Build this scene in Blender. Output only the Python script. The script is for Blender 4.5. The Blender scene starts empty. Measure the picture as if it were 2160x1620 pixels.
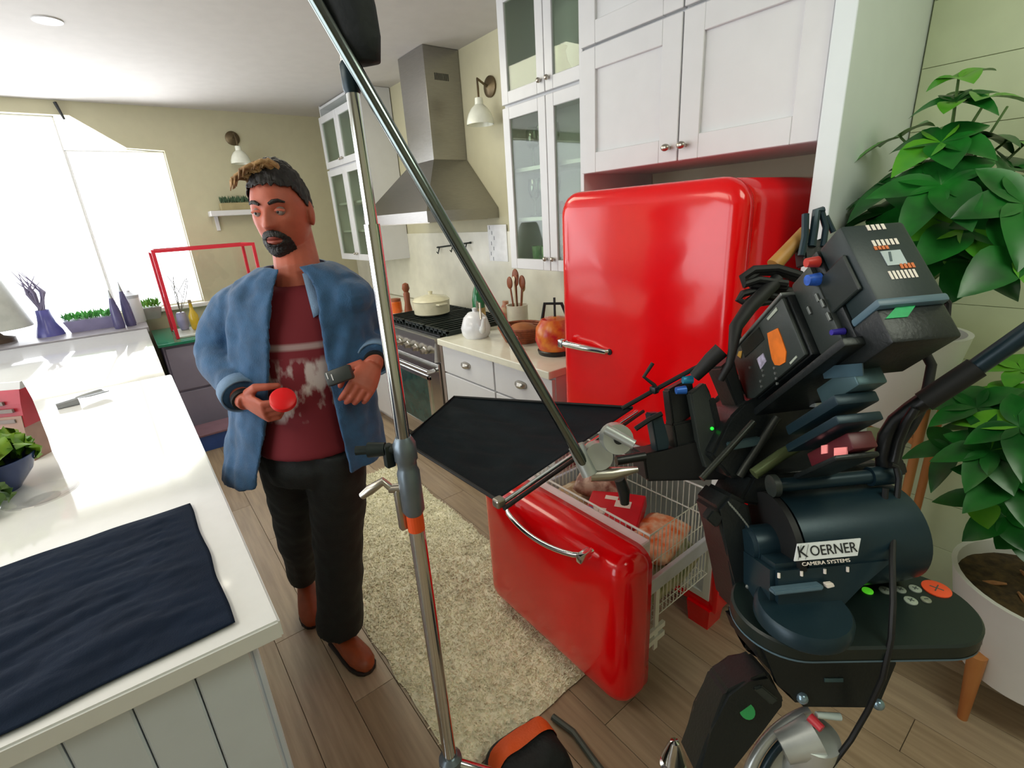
import bpy, bmesh, math, random
from mathutils import Vector, Matrix, noise
random.seed(7)
SC = bpy.context.scene
COL = SC.collection
V = Vector
PI = math.pi

# ---------------------------------------------------------------- camera
FPX = 1028.46
CAM = V((0.0, 0.0, 1.6))
PITCH, ROLL, YAW = 0.33257539, -0.06381025, 0.92326883
FW = V((-math.sin(YAW)*math.cos(PITCH), math.cos(YAW)*math.cos(PITCH), -math.sin(PITCH)))
_r0 = V((math.cos(YAW), math.sin(YAW), 0)); _u0 = _r0.cross(FW)
RT = math.cos(ROLL)*_r0 + math.sin(ROLL)*_u0
UP = -math.sin(ROLL)*_r0 + math.cos(ROLL)*_u0
cd = bpy.data.cameras.new('camera'); cam = bpy.data.objects.new('camera', cd); COL.objects.link(cam)
cd.sensor_width = 36.0; cd.lens = 36.0*FPX/2160.0; cd.clip_start = 0.02; cd.clip_end = 100
m = Matrix((RT, UP, -FW)).transposed().to_4x4(); m.translation = CAM
cam.matrix_world = m
SC.camera = cam

# ---------------------------------------------------------------- world, lights, exposure
SC.view_settings.view_transform = 'Standard'
SC.view_settings.look = 'None'
SC.view_settings.gamma = 1.0
SC.view_settings.use_curve_mapping = False
SC.view_settings.exposure = -0.28
w = bpy.data.worlds.new('daylight'); SC.world = w; w.use_nodes = True
bg = w.node_tree.nodes['Background']
bg.inputs['Color'].default_value = (0.93, 0.96, 1.0, 1); bg.inputs['Strength'].default_value = 5.0

def area(name, loc, target, sx, sy, power, color, portal=False):
    d = bpy.data.lights.new(name, 'AREA'); d.shape = 'RECTANGLE'; d.size = sx; d.size_y = sy
    d.energy = power; d.color = color
    if portal: d.cycles.is_portal = True
    o = bpy.data.objects.new(name, d); COL.objects.link(o); o.location = loc
    o.rotation_euler = (V(target)-V(loc)).to_track_quat('-Z', 'Y').to_euler()
    return o
area('window_portal', (-5.62, -0.7, 1.6), (0, -0.7, 1.6), 5.4, 2.6, 1, (1, 1, 1), True)
area('window_portal', (-2.2, -3.72, 1.3), (-2.2, 0, 1.3), 4.0, 2.5, 1, (1, 1, 1), True)
area('added_ceiling_fill', (-1.6, -1.1, 2.58), (-1.6, -0.2, 0.0), 1.8, 1.0, 34, (1.0, 0.94, 0.78))  # unseen overhead fill, added for soft light from above left
area('added_ceiling_fill', (-3.3, 0.75, 2.58), (-3.3, 0.75, 0.0), 1.6, 0.6, 22, (1.0, 0.95, 0.74))  # second unseen fill under the ceiling, added over the aisle
area('added_window_spill', (-6.7, -0.5, 0.3), (-3.6, 0.3, 2.6), 2.2, 1.6, 230, (0.95, 0.96, 1.0))  # unseen lamp outside, added to spill light onto the ceiling by the window
area('added_ceiling_fill', (0.5, 1.0, 2.58), (0.2, 1.6, 0.0), 0.9, 0.9, 20, (0.94, 1.0, 0.82))  # third unseen fill, added to brighten the plant corner

# ---------------------------------------------------------------- survey: a photo pixel meets a real plane
def ray(x, y): return (x-1080)/FPX*RT - (y-810)/FPX*UP + FW
def on_z(x, y, z): v = ray(x, y); return CAM + (z-CAM.z)/v.z*v
def on_x(x, y, X): v = ray(x, y); return CAM + X/v.x*v
def on_y(x, y, Y): v = ray(x, y); return CAM + Y/v.y*v
def at(x, y, d): return CAM + d*ray(x, y)

# ---------------------------------------------------------------- materials
def lin(h):
    h = h.lstrip('#'); c = [int(h[i:i+2], 16)/255 for i in (0, 2, 4)]
    return [x/12.92 if x <= 0.04045 else ((x+0.055)/1.055)**2.4 for x in c]
MATS = {}
def M(name, col, rough=0.5, metal=0.0, var=0.08, scale=12.0, bump=0.0, bscale=60.0, stretch=None, coat=0.0, sheen=0.0, spec=0.5, col2=None, emit=0.0):
    if name in MATS: return MATS[name]
    mt = bpy.data.materials.new(name); mt.use_nodes = True
    nt = mt.node_tree; b = nt.nodes['Principled BSDF']; N = nt.nodes.new; L = nt.links.new
    c = lin(col) if isinstance(col, str) else list(col)
    b.inputs['Roughness'].default_value = rough; b.inputs['Metallic'].default_value = metal
    b.inputs['Specular IOR Level'].default_value = spec
    if coat: b.inputs['Coat Weight'].default_value = coat; b.inputs['Coat Roughness'].default_value = 0.06
    if sheen: b.inputs['Sheen Weight'].default_value = sheen
    tc = N('ShaderNodeTexCoord'); src = tc.outputs['Object']
    if stretch:
        mp = N('ShaderNodeMapping'); mp.inputs['Scale'].default_value = stretch; L(src, mp.inputs['Vector']); src = mp.outputs['Vector']
    nz = N('ShaderNodeTexNoise'); nz.inputs['Scale'].default_value = scale; nz.inputs['Detail'].default_value = 4; L(src, nz.inputs['Vector'])
    rp = N('ShaderNodeValToRGB'); L(nz.outputs['Fac'], rp.inputs['Fac'])
    c2 = lin(col2) if col2 else [min(1, x*(1+var)) for x in c]
    c1 = c if col2 else [x*(1-var) for x in c]
    rp.color_ramp.elements[0].position = 0.35; rp.color_ramp.elements[1].position = 0.65
    rp.color_ramp.elements[0].color = (*c1, 1); rp.color_ramp.elements[1].color = (*c2, 1)
    L(rp.outputs['Color'], b.inputs['Base Color'])
    if bump:
        n2 = N('ShaderNodeTexNoise'); n2.inputs['Scale'].default_value = bscale; n2.inputs['Detail'].default_value = 3; L(src, n2.inputs['Vector'])
        bp = N('ShaderNodeBump'); bp.inputs['Strength'].default_value = bump; bp.inputs['Distance'].default_value = 0.01
        L(n2.outputs['Fac'], bp.inputs['Height']); L(bp.outputs['Normal'], b.inputs['Normal'])
    if emit:
        L(rp.outputs['Color'], b.inputs['Emission Color']); b.inputs['Emission Strength'].default_value = emit
    MATS[name] = mt
    return mt
def glass_mat(name, tint=(1, 1, 1), gloss=0.05, rough=0.02):
    if name in MATS: return MATS[name]
    mt = bpy.data.materials.new(name); mt.use_nodes = True; nt = mt.node_tree; nt.nodes.clear()
    N = nt.nodes.new; L = nt.links.new
    t = N('ShaderNodeBsdfTransparent'); t.inputs['Color'].default_value = (*tint, 1)
    g = N('ShaderNodeBsdfGlossy'); g.inputs['Roughness'].default_value = rough
    lw = N('ShaderNodeLayerWeight'); lw.inputs['Blend'].default_value = 0.5
    pw_ = N('ShaderNodeMath'); pw_.operation = 'POWER'; pw_.inputs[1].default_value = 4.0; L(lw.outputs['Facing'], pw_.inputs[0])
    fr = N('ShaderNodeMath'); fr.operation = 'MULTIPLY'; fr.inputs[1].default_value = 0.6; L(pw_.outputs[0], fr.inputs[0])
    ad = N('ShaderNodeMath'); ad.operation = 'ADD'; ad.inputs[1].default_value = gloss; L(fr.outputs[0], ad.inputs[0])
    mx = N('ShaderNodeMixShader'); L(ad.outputs[0], mx.inputs[0]); L(t.outputs[0], mx.inputs[1]); L(g.outputs[0], mx.inputs[2])
    o = N('ShaderNodeOutputMaterial'); L(mx.outputs[0], o.inputs['Surface'])
    MATS[name] = mt; return mt

# ---------------------------------------------------------------- mesh helpers
def rotm(rx=0, ry=0, rz=0):
    return Matrix.Rotation(rz, 3, 'Z') @ Matrix.Rotation(ry, 3, 'Y') @ Matrix.Rotation(rx, 3, 'X')
class MB:
    def __init__(self): self.bm = bmesh.new()
    def box(self, c, s, R=None, bevel=0.0, seg=2):
        c = V(c); t = bmesh.new(); bmesh.ops.create_cube(t, size=1.0)
        bmesh.ops.scale(t, vec=V(s), verts=t.verts)
        if bevel > 0: bmesh.ops.bevel(t, geom=list(t.edges), offset=bevel, segments=seg, affect='EDGES', profile=0.5)
        self._add(t, R, c); return self
    def b2(self, lo, hi, bevel=0.0, seg=2):
        lo, hi = V(lo), V(hi); return self.box((lo+hi)/2, hi-lo, None, bevel, seg)
    def _add(self, t, R, c):
        mt = (R.to_4x4() if R else Matrix.Identity(4)); mt = Matrix.Translation(c) @ mt
        bmesh.ops.transform(t, matrix=mt, verts=t.verts)
        me = bpy.data.meshes.new('t'); t.to_mesh(me); t.free(); self.bm.from_mesh(me); bpy.data.meshes.remove(me)
    def cyl(self, p0, p1, r0, r1=None, n=16, cap=True):
        p0, p1 = V(p0), V(p1); r1 = r0 if r1 is None else r1
        return self.tube([p0, p1], [r0, r1], n, cap)
    def tube(self, pts, r, n=10, cap=True, closed=False):
        pts = [V(p) for p in pts]; k = len(pts)
        rs = list(r) if isinstance(r, (list, tuple)) else [r]*k
        bm = self.bm; rings = []; prev = None
        for i, p in enumerate(pts):
            if closed: t = pts[(i+1) % k]-pts[i-1]
            else: t = pts[min(i+1, k-1)]-pts[max(i-1, 0)]
            t = t.normalized()
            if prev is None:
                a = V((0, 0, 1)) if abs(t.z) < 0.9 else V((1, 0, 0)); x = t.cross(a).normalized()
            else:
                x = (prev - t*prev.dot(t))
                x = x.normalized() if x.length > 1e-6 else t.orthogonal().normalized()
            prev = x; y = t.cross(x)
            rings.append([bm.verts.new(p + rs[i]*(math.cos(2*PI*j/n)*x + math.sin(2*PI*j/n)*y)) for j in range(n)])
        for i in range(k if closed else k-1):
            a, b = rings[i], rings[(i+1) % k]
            for j in range(n): bm.faces.new((a[j], a[(j+1) % n], b[(j+1) % n], b[j]))
        if cap and not closed:
            bm.faces.new(rings[0][::-1]); bm.faces.new(rings[-1])
        return self
    def loft(self, rings, cap=True, closed=True):
        bm = self.bm; vs = [[bm.verts.new(V(p)) for p in r] for r in rings]; n = len(vs[0])
        for a, b in zip(vs, vs[1:]):
            for j in range(n if closed else n-1): bm.faces.new((a[j], a[(j+1) % n], b[(j+1) % n], b[j]))
        if cap and closed:
            bm.faces.new(vs[0][::-1]); bm.faces.new(vs[-1])
        return self
    def lathe(self, c, prof, n=24, R=None, cap=True):
        c = V(c); R = R or Matrix.Identity(3)
        return self.loft([[c + R @ V((r*math.cos(2*PI*j/n), r*math.sin(2*PI*j/n), z)) for j in range(n)] for r, z in prof], cap)
    def prism(self, pts, off):
        off = V(off); bm = self.bm
        a = [bm.verts.new(V(p)) for p in pts]; b = [bm.verts.new(V(p)+off) for p in pts]; n = len(a)
        for j in range(n): bm.faces.new((a[j], a[(j+1) % n], b[(j+1) % n], b[j]))
        bm.faces.new(a[::-1]); bm.faces.new(b); return self
    def ball(self, c, r, R=None, u=14, v=9):
        r = V((r, r, r)) if not hasattr(r, '__len__') else V(r)
        t = bmesh.new(); bmesh.ops.create_uvsphere(t, u_segments=u, v_segments=v, radius=1.0)
        bmesh.ops.scale(t, vec=r, verts=t.verts); self._add(t, R, V(c)); return self
    def quad(self, *p):
        self.bm.faces.new([self.bm.verts.new(V(q)) for q in p]); return self
    def grid(self, f, nu, nv):
        bm = self.bm; vs = [[bm.verts.new(V(f(i/nu, j/nv))) for j in range(nv+1)] for i in range(nu+1)]
        for i in range(nu):
            for j in range(nv): bm.faces.new((vs[i][j], vs[i+1][j], vs[i+1][j+1], vs[i][j+1]))
        return self
    def obj(self, name, mat, parent=None, smooth=False, label=None, kind=None):
        bmesh.ops.recalc_face_normals(self.bm, faces=self.bm.faces)
        me = bpy.data.meshes.new(name); self.bm.to_mesh(me); self.bm.free()
        for mm in (mat if isinstance(mat, (list, tuple)) else [mat]): me.materials.append(mm)
        o = bpy.data.objects.new(name, me); COL.objects.link(o)
        if smooth:
            me.shade_smooth()
            if smooth != 'all': me.set_sharp_from_angle(angle=math.radians(38))
        if parent: adopt(o, parent)
        if label: o['label'] = label
        if kind: o['kind'] = kind
        return o
def world_of(o):
    mt = o.matrix_basis.copy(); p = o
    while p.parent: mt = p.parent.matrix_basis @ p.matrix_parent_inverse @ mt if False else (p.matrix_parent_inverse @ mt); p = p.parent; mt = p.matrix_basis @ mt
    return mt
def adopt(o, parent):
    o.parent = parent; o.matrix_parent_inverse = world_of(parent).inverted()
def thing(name, label, cat, loc=(0, 0, 0), group=None):
    o = bpy.data.objects.new(name, None); COL.objects.link(o); o.location = loc; o.empty_display_size = 0.05
    o['label'] = label; o['category'] = cat
    if group: o['group'] = group
    return o
def tag(o, label, cat, group=None):
    o['label'] = label; o['category'] = cat
    if group: o['group'] = group
    return o
def struct(o): o['kind'] = 'structure'; return o
def kids(o): return [c for c in bpy.data.objects if c.parent is o]
def dup(root, delta, label=None, rotz=0.0):
    def cp(o, par):
        c = o.copy(); COL.objects.link(c)
        if par: c.parent = par
        for k in kids(o): cp(k, c)
        return c
    r = cp(root, None); r.location = V(root.location)+V(delta); r.rotation_euler.z += rotz
    if label: r['label'] = label
    return r
def solid(o, t, offset=0.0):
    md = o.modifiers.new('solid', 'SOLIDIFY'); md.thickness = t; md.offset = offset; return o
def bake(o):
    dg = bpy.context.evaluated_depsgraph_get(); dg.update()
    me = bpy.data.meshes.new_from_object(o.evaluated_get(dg)); o.modifiers.clear(); o.data = me; return o
def remesh(o, vox, smooth=0):
    md = o.modifiers.new('r', 'REMESH'); md.mode = 'VOXEL'; md.voxel_size = vox
    if smooth:
        s = o.modifiers.new('s', 'SMOOTH'); s.factor = 0.5; s.iterations = smooth
    bake(o); o.data.shade_smooth(); return o
def text(name, body, size, mat, pos, xdir, ydir, parent, extrude=0.0006, align='CENTER', sx=1.0):
    cu = bpy.data.curves.new(name, 'FONT'); cu.body = body; cu.size = size; cu.extrude = extrude; cu.align_x = align; cu.align_y = 'CENTER'
    o = bpy.data.objects.new(name, cu); COL.objects.link(o)
    x = V(xdir).normalized(); y = V(ydir); y = (y - x*y.dot(x)).normalized(); z = x.cross(y)
    mt = Matrix((x*sx, y, z)).transposed().to_4x4(); mt.translation = V(pos); o.matrix_basis = mt
    dg = bpy.context.evaluated_depsgraph_get(); me = bpy.data.meshes.new_from_object(o.evaluated_get(dg))
    me.transform(mt); bpy.data.objects.remove(o)
    o = bpy.data.objects.new(name, me); COL.objects.link(o); me.materials.clear(); me.materials.append(mat); adopt(o, parent); return o

# ---------------------------------------------------------------- palette
m_wall = M('cream_wall_paint', '#c2bd9f', 0.6, var=0.02, bump=0.03)
m_wallgreen = M('shiplap_paint', '#c3cda8', 0.5, var=0.03, bump=0.03)
m_ceil = M('ceiling_paint', '#c4c0bb', 0.75, var=0.02, bump=0.02)
m_white = M('white_cabinet_paint', '#d9dadc', 0.32, var=0.015, bump=0.02)
m_whitecool = M('white_island_paint', '#dde6f2', 0.38, var=0.015, bump=0.02)
m_quartz = M('white_quartz', '#eceeee', 0.07, var=0.012, scale=30, spec=0.7)
m_counter = M('cream_counter', '#e4e2d0', 0.15, var=0.03, scale=18)
m_red = M('red_enamel', (0.84, 0.0012, 0.004), 0.16, var=0.02, bump=0.02, bscale=25, coat=0.3)
m_liner = M('fridge_liner', '#e8ece8', 0.35, var=0.01)
m_chrome = M('chrome', '#d9dcdc', 0.12, 1.0, var=0.03)
m_steel = M('brushed_steel', '#9c9a96', 0.27, 1.0, var=0.05, stretch=(1, 1, 14), scale=20, bump=0.05, bscale=40)
m_steel2 = M('polished_steel', '#c6c5c0', 0.2, 1.0, var=0.04, stretch=(1, 1, 14), scale=20, bump=0.03, bscale=40)
m_nickel = M('brushed_nickel', '#b9b4aa', 0.3, 1.0, var=0.05)
m_brass = M('aged_brass', '#6d5f48', 0.4, 0.8, var=0.1)
m_black = M('black_powdercoat', '#15191a', 0.38, var=0.1, bump=0.05, bscale=120)
m_blacksoft = M('black_rubber', '#0d0f10', 0.6, var=0.1)
m_blue_black = M('anodised_blue_black', '#1c323c', 0.36, 0.3, var=0.06, bump=0.02, bscale=200)
m_iron = M('cast_iron', '#14211f', 0.5, 0.2, var=0.1, bump=0.1)
m_clear = glass_mat('clear_glass')
m_cabglass = glass_mat('cabinet_glass', (0.82, 0.88, 0.8), 0.06)

# ================================================================= SETTING
XB, YH, YR, ZC = -5.5, 2.1, 2.17, 2.65      # back wall, hood wall, right wall, ceiling
# floor: plank boards on a slab
fl = struct(MB().b2((XB-0.2, -4.0, -0.12), (2.4, 2.55, -0.006)).obj('floor', M('floor_underlay', '#6f6252', 0.7)))
m_plank = []
for k, (a, b) in enumerate((('#99856c', '#b09b80'), ('#8d7962', '#a48f74'), ('#a4917a', '#b8a48a'))):
    m_plank.append(M('oak_plank_%d' % k, a, 0.38, col2=b, scale=9, stretch=(0.35, 5, 1), bump=0.06, bscale=18))
pw, pl = 0.152, 1.25
cache = {}
row = 0; y = -1.25
while y < 2.5:
    x = -6.1 + (row*0.47) % pl
    while x < 1.6:
        x0, x1 = max(x, XB-0.1), min(x+pl, 1.6)
        if x1-x0 > 0.05:
            key = (round(x1-x0, 3), random.randrange(3))
            if key not in cache:
                o = MB().b2((0, 0, -0.006), (x1-x0-0.002, pw-0.002, 0.0), 0.0006, 1).obj('plank', m_plank[key[1]], fl); cache[key] = o.data
            else:
                o = bpy.data.objects.new('plank', cache[key]); COL.objects.link(o); adopt(o, fl)
            o.location = (x0, y, 0)
        x += pl
    y += pw; row += 1
struct(MB().b2((XB-0.2, -4.0, ZC), (2.4, 2.6, ZC+0.1)).obj('ceiling', m_ceil))
# back wall with the bright glazed opening
wb = MB()
T = XB-0.16
wb.b2((T, 0.55, 0), (XB, 2.3, ZC))                                  # right of the window
wb.b2((T, -0.12, 0), (XB, 0.55, 1.0))                               # below the window
wb.prism([(XB, 0.55, ZC), (XB, 0.55, 2.31), (XB, 0.29, 2.325), (XB, -0.02, 2.55), (XB, -0.12, 2.55), (XB, -0.12, ZC)], (-0.16, 0, 0))
wb.b2((T, -3.4, 2.55), (XB, -0.12, ZC)); wb.b2((T, -4.0, 0), (XB, -3.4, ZC))
wb.b2((T, -3.4, 0), (XB, -0.12, 0.25))
struct(wb.obj('wall_back', m_wall))
struct(MB().b2((XB-0.2, YH, 0), (-0.66, YH+0.12, ZC)).obj('wall_hood', m_wall))
wr = struct(MB().b2((-0.7, YR, 0), (2.4, YR+0.12, ZC)).obj('wall_right', m_wallgreen))
k = 0; z = 0.14
bd = None
while z < ZC-0.02:
    h = min(0.182, ZC-z)
    if bd is None or h < 0.182:
        o = MB().b2((-0.585, YR-0.014, 0), (2.4, YR, h-0.0014), 0.001, 1).obj('board', m_wallgreen, wr); bd = bd or o.data
    else:
        o = bpy.data.objects.new('board', bd); COL.objects.link(o); adopt(o, wr)
    o.location = (0, 0, z); z += 0.182
struct(MB().b2((-0.585, YR-0.03, 0), (2.4, YR-0.001, 0.138), 0.004).obj('baseboard_right', m_white))
# unseen sides of the room (left wall has a wide opening)
wl = MB(); wl.b2((XB-0.2, -3.8, 0), (-4.2, -3.65, ZC)); wl.b2((-0.2, -3.8, 0), (2.4, -3.65, ZC)); wl.b2((-4.2, -3.8, 2.4), (-0.2, -3.65, ZC))
struct(wl.obj('wall_left', m_wall))
struct(MB().b2((2.3, -3.8, 0), (2.4, 2.5, ZC)).obj('wall_front', m_wall))
# window frames and panes
m_frame = M('white_window_frame', '#f0f1f0', 0.4, var=0.01)
def window(name, y0, y1, z0, z1, mull=()):
    f = MB()
    fr = 0.012
    for (a, b, c, d) in ((y0, y0+fr, z0, z1), (y1-fr, y1, z0, z1), (y0, y1, z0, z0+fr), (y0, y1, z1-fr, z1)):
        f.b2((XB-0.13, a, c), (XB-0.07, b, d), 0.004)
    o = struct(f.obj(name, m_frame))
    for q in mull: MB().b2((XB-0.12, q-0.012, z0+fr), (XB-0.08, q+0.012, z1-fr)).obj('mullion', m_frame, o)
    MB().b2((XB-0.105, y0+fr, z0+fr), (XB-0.1, y1-fr, z1-fr)).obj('pane', m_clear, o)
    return o
window('window_1', -0.12, 0.55, 1.0, 2.31)
window('window_2', -3.4, -0.12, 0.25, 2.55)
struct(MB().b2((XB-0.01, 0.0, 0.965), (XB+0.05, 0.6, 1.0), 0.004).obj('trim_1', m_frame))
p = on_x(115, 215, XB+0.03); q = on_x(136, 252, XB+0.03)
tag(MB().cyl(p, q, 0.012, 0.008, 8).obj('curtain_hook', m_black), 'thin dark curtain hook on the wall above the bright window', 'hook')
# recessed ceiling light
dl = thing('ceiling_light', 'round recessed ceiling downlight with white trim ring', 'ceiling light', (-3.64, 0.02, ZC))
MB().lathe((-3.64, 0.02, ZC), [(0.062, 0.0), (0.062, -0.006), (0.048, -0.008), (0.046, 0.0)], 24).obj('trim_ring', m_white, dl, True)
MB().lathe((-3.64, 0.02, ZC), [(0.044, -0.001), (0.044, -0.004)], 24).obj('diffuser', M('lamp_diffuser', '#fff6e0', 0.5, emit=6.0), dl)
# ================================================================= FRIDGE WALL
def shaker(mb, x0, x1, z0, z1, y, t=0.022, rail=0.07, rec=0.012):
    """a framed door facing -Y with a recessed field; front face at y"""
    mb.b2((x0, y, z0), (x0+rail, y+t, z1), 0.002, 1); mb.b2((x1-rail, y, z0), (x1, y+t, z1), 0.002, 1)
    mb.b2((x0+rail, y, z0), (x1-rail, y+t, z0+rail), 0.002, 1); mb.b2((x0+rail, y, z1-rail), (x1-rail, y+t, z1), 0.002, 1)
    mb.b2((x0+rail-0.004, y+rec, z0+rail-0.004), (x1-rail+0.004, y+t, z1-rail+0.004))
    return mb
# tall end panel
tag(MB().b2((-0.645, 1.6, 0.0), (-0.59, YR-0.002, ZC-0.002), 0.003).obj('end_panel', M('pale_blue_white_panel', '#e4ecee', 0.4, var=0.01)), 'tall white panel closing the right side of the fridge alcove', 'cabinet panel')
# over-fridge cabinet
x0, x1 = -1.56, -0.647
fc = thing('fridge_cabinet', 'white shaker cabinet built over the red fridge, two door tiers', 'cabinet', (-1.1, 1.62, 1.745))
MB().b2((x0, 1.64, 1.745), (x1, YH-0.002, ZC-0.003)).obj('body', m_white, fc)
MB().b2((x0-0.02, 1.63, 0.0), (x0+0.0, YH-0.003, ZC-0.003), 0.002).obj('side_panel', m_white, fc)
xm = (x0+x1)/2 - 0.0
xm = on_y(1430, 250, 1.61).x
for (z0, z1) in ((1.745, 2.185), (2.195, ZC-0.02)):
    for (a, b, s) in ((x0+0.004, xm-0.003, 1), (xm+0.003, x1-0.004, -1)):
        d = shaker(MB(), a, b, z0, z1, 1.615, rail=0.075).obj('door', m_white, fc)
        kx = (b-0.028) if s == 1 else (a+0.028)
        kz = z0+0.045 if z0 < 2 else z0+0.05
        kb = MB().cyl((kx, 1.615, kz), (kx, 1.596, kz), 0.006, 0.006, 10); kb.ball((kx, 1.587, kz), (0.017, 0.012, 0.012)); kb.obj('knob', m_nickel, d, True)
# fridge
FX0, FX1, FYB, FYF = -1.48, -0.735, 2.04, 1.47
fr = thing('refrigerator', 'bright red retro refrigerator with rounded corners and open freezer drawer', 'refrigerator', (-1.1, 1.75, 0))
def rr(x0, x1, z0, z1, r, n=6):
    pts = []
    for cx, cz, a0 in ((x1-r, z1-r, 0), (x0+r, z1-r, PI/2), (x0+r, z0+r, PI), (x1-r, z0+r, 1.5*PI)):
        for i in range(n+1):
            a = a0 + i*PI/2/n; pts.append((cx+r*math.cos(a), cz+r*math.sin(a)))
    return pts
def rslab(mb, x0, x1, z0, z1, r, ys, ins):
    """rounded-rectangle slab lofted through depths ys with insets ins"""
    mb.loft([[(px, yy, pz) for px, pz in rr(x0+i, x1-i, z0+i, z1-i, max(r-i*0.5, 0.01))] for yy, i in zip(ys, ins)]); return mb
rslab(MB(), FX0, FX1, 0.70, 1.665, 0.075, [FYF, FYF+0.01, FYB-0.03, FYB], [0.006, 0, 0, 0.03]).obj('upper_body', m_red, fr, True)
lb = MB()
lb.b2((FX0, FYF, 0.10), (FX0+0.035, FYB, 0.72), 0.006); lb.b2((FX1-0.035, FYF, 0.10), (FX1, FYB, 0.72), 0.006)
lb.b2((FX0+0.004, FYB-0.03, 0.104), (FX1-0.004, FYB-0.003, 0.715)); lb.b2((FX0+0.003, FYF+0.002, 0.09), (FX1-0.003, FYB-0.004, 0.138), 0.006)
lb.obj('lower_body', m_red, fr, True)
li = MB(); t = 0.012
li.b2((FX0+0.033, FYF-0.004, 0.14), (FX0+0.06, FYB-0.05, 0.70)); li.b2((FX1-0.06, FYF-0.004, 0.14), (FX1-0.033, FYB-0.05, 0.70))
li.b2((FX0+0.04, FYB-0.09, 0.14), (FX1-0.04, FYB-0.05, 0.70)); li.b2((FX0+0.04, FYF-0.002, 0.138), (FX1-0.04, FYB-0.05, 0.165)); li.b2((FX0+0.04, FYF-0.002, 0.67), (FX1-0.04, FYB-0.05, 0.702))
li.obj('freezer_liner', m_liner, fr)
for fx in (FX0+0.09, FX1-0.07):
    MB().loft([[(fx-0.05, FYF-0.012, 0.1), (fx+0.05, FYF-0.012, 0.1), (fx+0.05, FYF+0.1, 0.1), (fx-0.05, FYF+0.1, 0.1)],
               [(fx-0.042, FYF-0.002, 0.0), (fx+0.042, FYF-0.002, 0.0), (fx+0.042, FYF+0.09, 0.0), (fx-0.042, FYF+0.09, 0.0)]]).obj('foot', m_red, fr)
# bulged upper door
def bulge_door(x0, x1, z0, z1, yb, yf, r, bul=0.022):
    mb = MB(); ys = [(0.0, 0.004), (0.25, 0.0), (0.5, 0.0), (0.72, 0.006), (0.87, 0.02), (0.96, 0.038), (1.0, 0.058)]
    rings = []
    for s, i in ys:
        yy = yb + (yf-yb)*s
        rings.append([V((px, yy, pz)) for px, pz in rr(x0+i, x1-i, z0+i, z1-i, max(r-i*0.6, 0.02), 8)])
    mb.loft(rings, cap=True)
    bm = mb.bm
    # bulged face: concentric rings towards the centre
    cx, cz = (x0+x1)/2, (z0+z1)/2
    last = rings[-1]; n = len(last)
    bm.faces.ensure_lookup_table(); 
    for f in list(bm.faces):
        if len(f.verts) == n and abs(f.calc_center_median().y - yf) < 1e-4: bm.faces.remove(f)
    rr2 = []
    for k in range(0, 9):
        q = 1-k/9.0
        yy = yf - bul*(1-q*q)*0.9
        rr2.append([(cx+(p.x-cx)*q, yy, cz+(p.z-cz)*q) for p in last])
    mb.loft(rr2, cap=False)
    c = bm.verts.new((cx, yf-bul*0.9, cz)); bm.verts.ensure_lookup_table()
    lastv = list(bm.verts)[-1-n:-1]
    for j in range(n): bm.faces.new((lastv[j], lastv[(j+1) % n], c))
    bmesh.ops.remove_doubles(bm, verts=bm.verts, dist=1e-5)
    return mb
ud = bulge_door(FX0, FX1+0.004, 0.715, 1.668, FYF-0.006, 1.395, 0.085, 0.014).obj('upper_door', m_red, fr, 'all')
h0 = on_y(1186, 724, 1.355); h1 = on_y(1278, 742, 1.375)
hb = MB().tube([h0+V((0, 0.02, 0)), h0, (h0+h1)/2+V((0, -0.012, 0.002)), h1, h1+V((0.006, 0.016, 0))], [0.013, 0.014, 0.013, 0.011, 0.009], 12)
hb.box(h0+V((0.0, 0.0, 0)), (0.03, 0.03, 0.034), None, 0.006); hb.obj('handle', m_chrome, ud, True)
MB().lathe(h1+V((0.012, 0.012, 0)), [(0.012, -0.004), (0.012, 0.008)], 12, rotm(PI/2)).obj('lock', m_black, ud)
MB().box(((FX0+FX1)/2, FYF-0.002, 1.19), (FX1-FX0-0.07, 0.012, 0.9)).obj('door_gasket', m_blacksoft, ud)
# freezer drawer, pulled out
DX0, DX1 = -1.462, -0.725
dr = bulge_door(DX0, DX1, 0.05, 0.628, 1.04, 0.905, 0.06, 0.016).obj('freezer_drawer', m_red, fr, 'all')
MB().b2((DX0+0.05, 1.036, 0.10), (DX1-0.045, 1.088, 0.618), 0.008).obj('inner_panel', M('pale_pink_white_liner', '#ecdfe2', 0.35), dr)
a = on_y(1068, 1070, 0.868); b = on_y(1232, 1172, 0.868)
pts = []
for i in range(13):
    s = i/12; p = a.lerp(b, s); p.y -= 0.03*math.sin(PI*s)**0.5 if 0 < s < 1 else 0; p.z -= 0.022*math.sin(PI*s); pts.append(p)
hb = MB().tube([a+V((0, 0.035, 0))]+pts+[b+V((0, 0.035, 0))], 0.0085, 10); hb.box(b+V((0, 0, 0)), (0.02, 0.05, 0.03), None, 0.004); hb.obj('drawer_handle', m_chrome, dr, True)
m_wire = M('white_wire', '#e6e6dd', 0.4)
bw = MB(); bx0, bx1, by0, by1, bz0, bz1 = DX0+0.06, DX1-0.055, 1.094, 1.46, 0.27, 0.625
for zz in (bz1, bz1-0.11, bz0):
    bw.tube([(bx0, by0, zz), (bx1, by0, zz), (bx1, by1, zz), (bx0, by1, zz)], 0.0042 if zz == bz1 else 0.003, 6, closed=True)
def wire(a, b): bw.tube([a, b], 0.0019, 4, cap=False)
n = 17
for i in range(n+1):
    yy = by0+(by1-by0)*i/n; wire((bx0, yy, bz0), (bx0, yy, bz1)); wire((bx1, yy, bz0), (bx1, yy, bz1)); wire((bx0, yy, bz0), (bx1, yy, bz0))
n = 26
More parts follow.
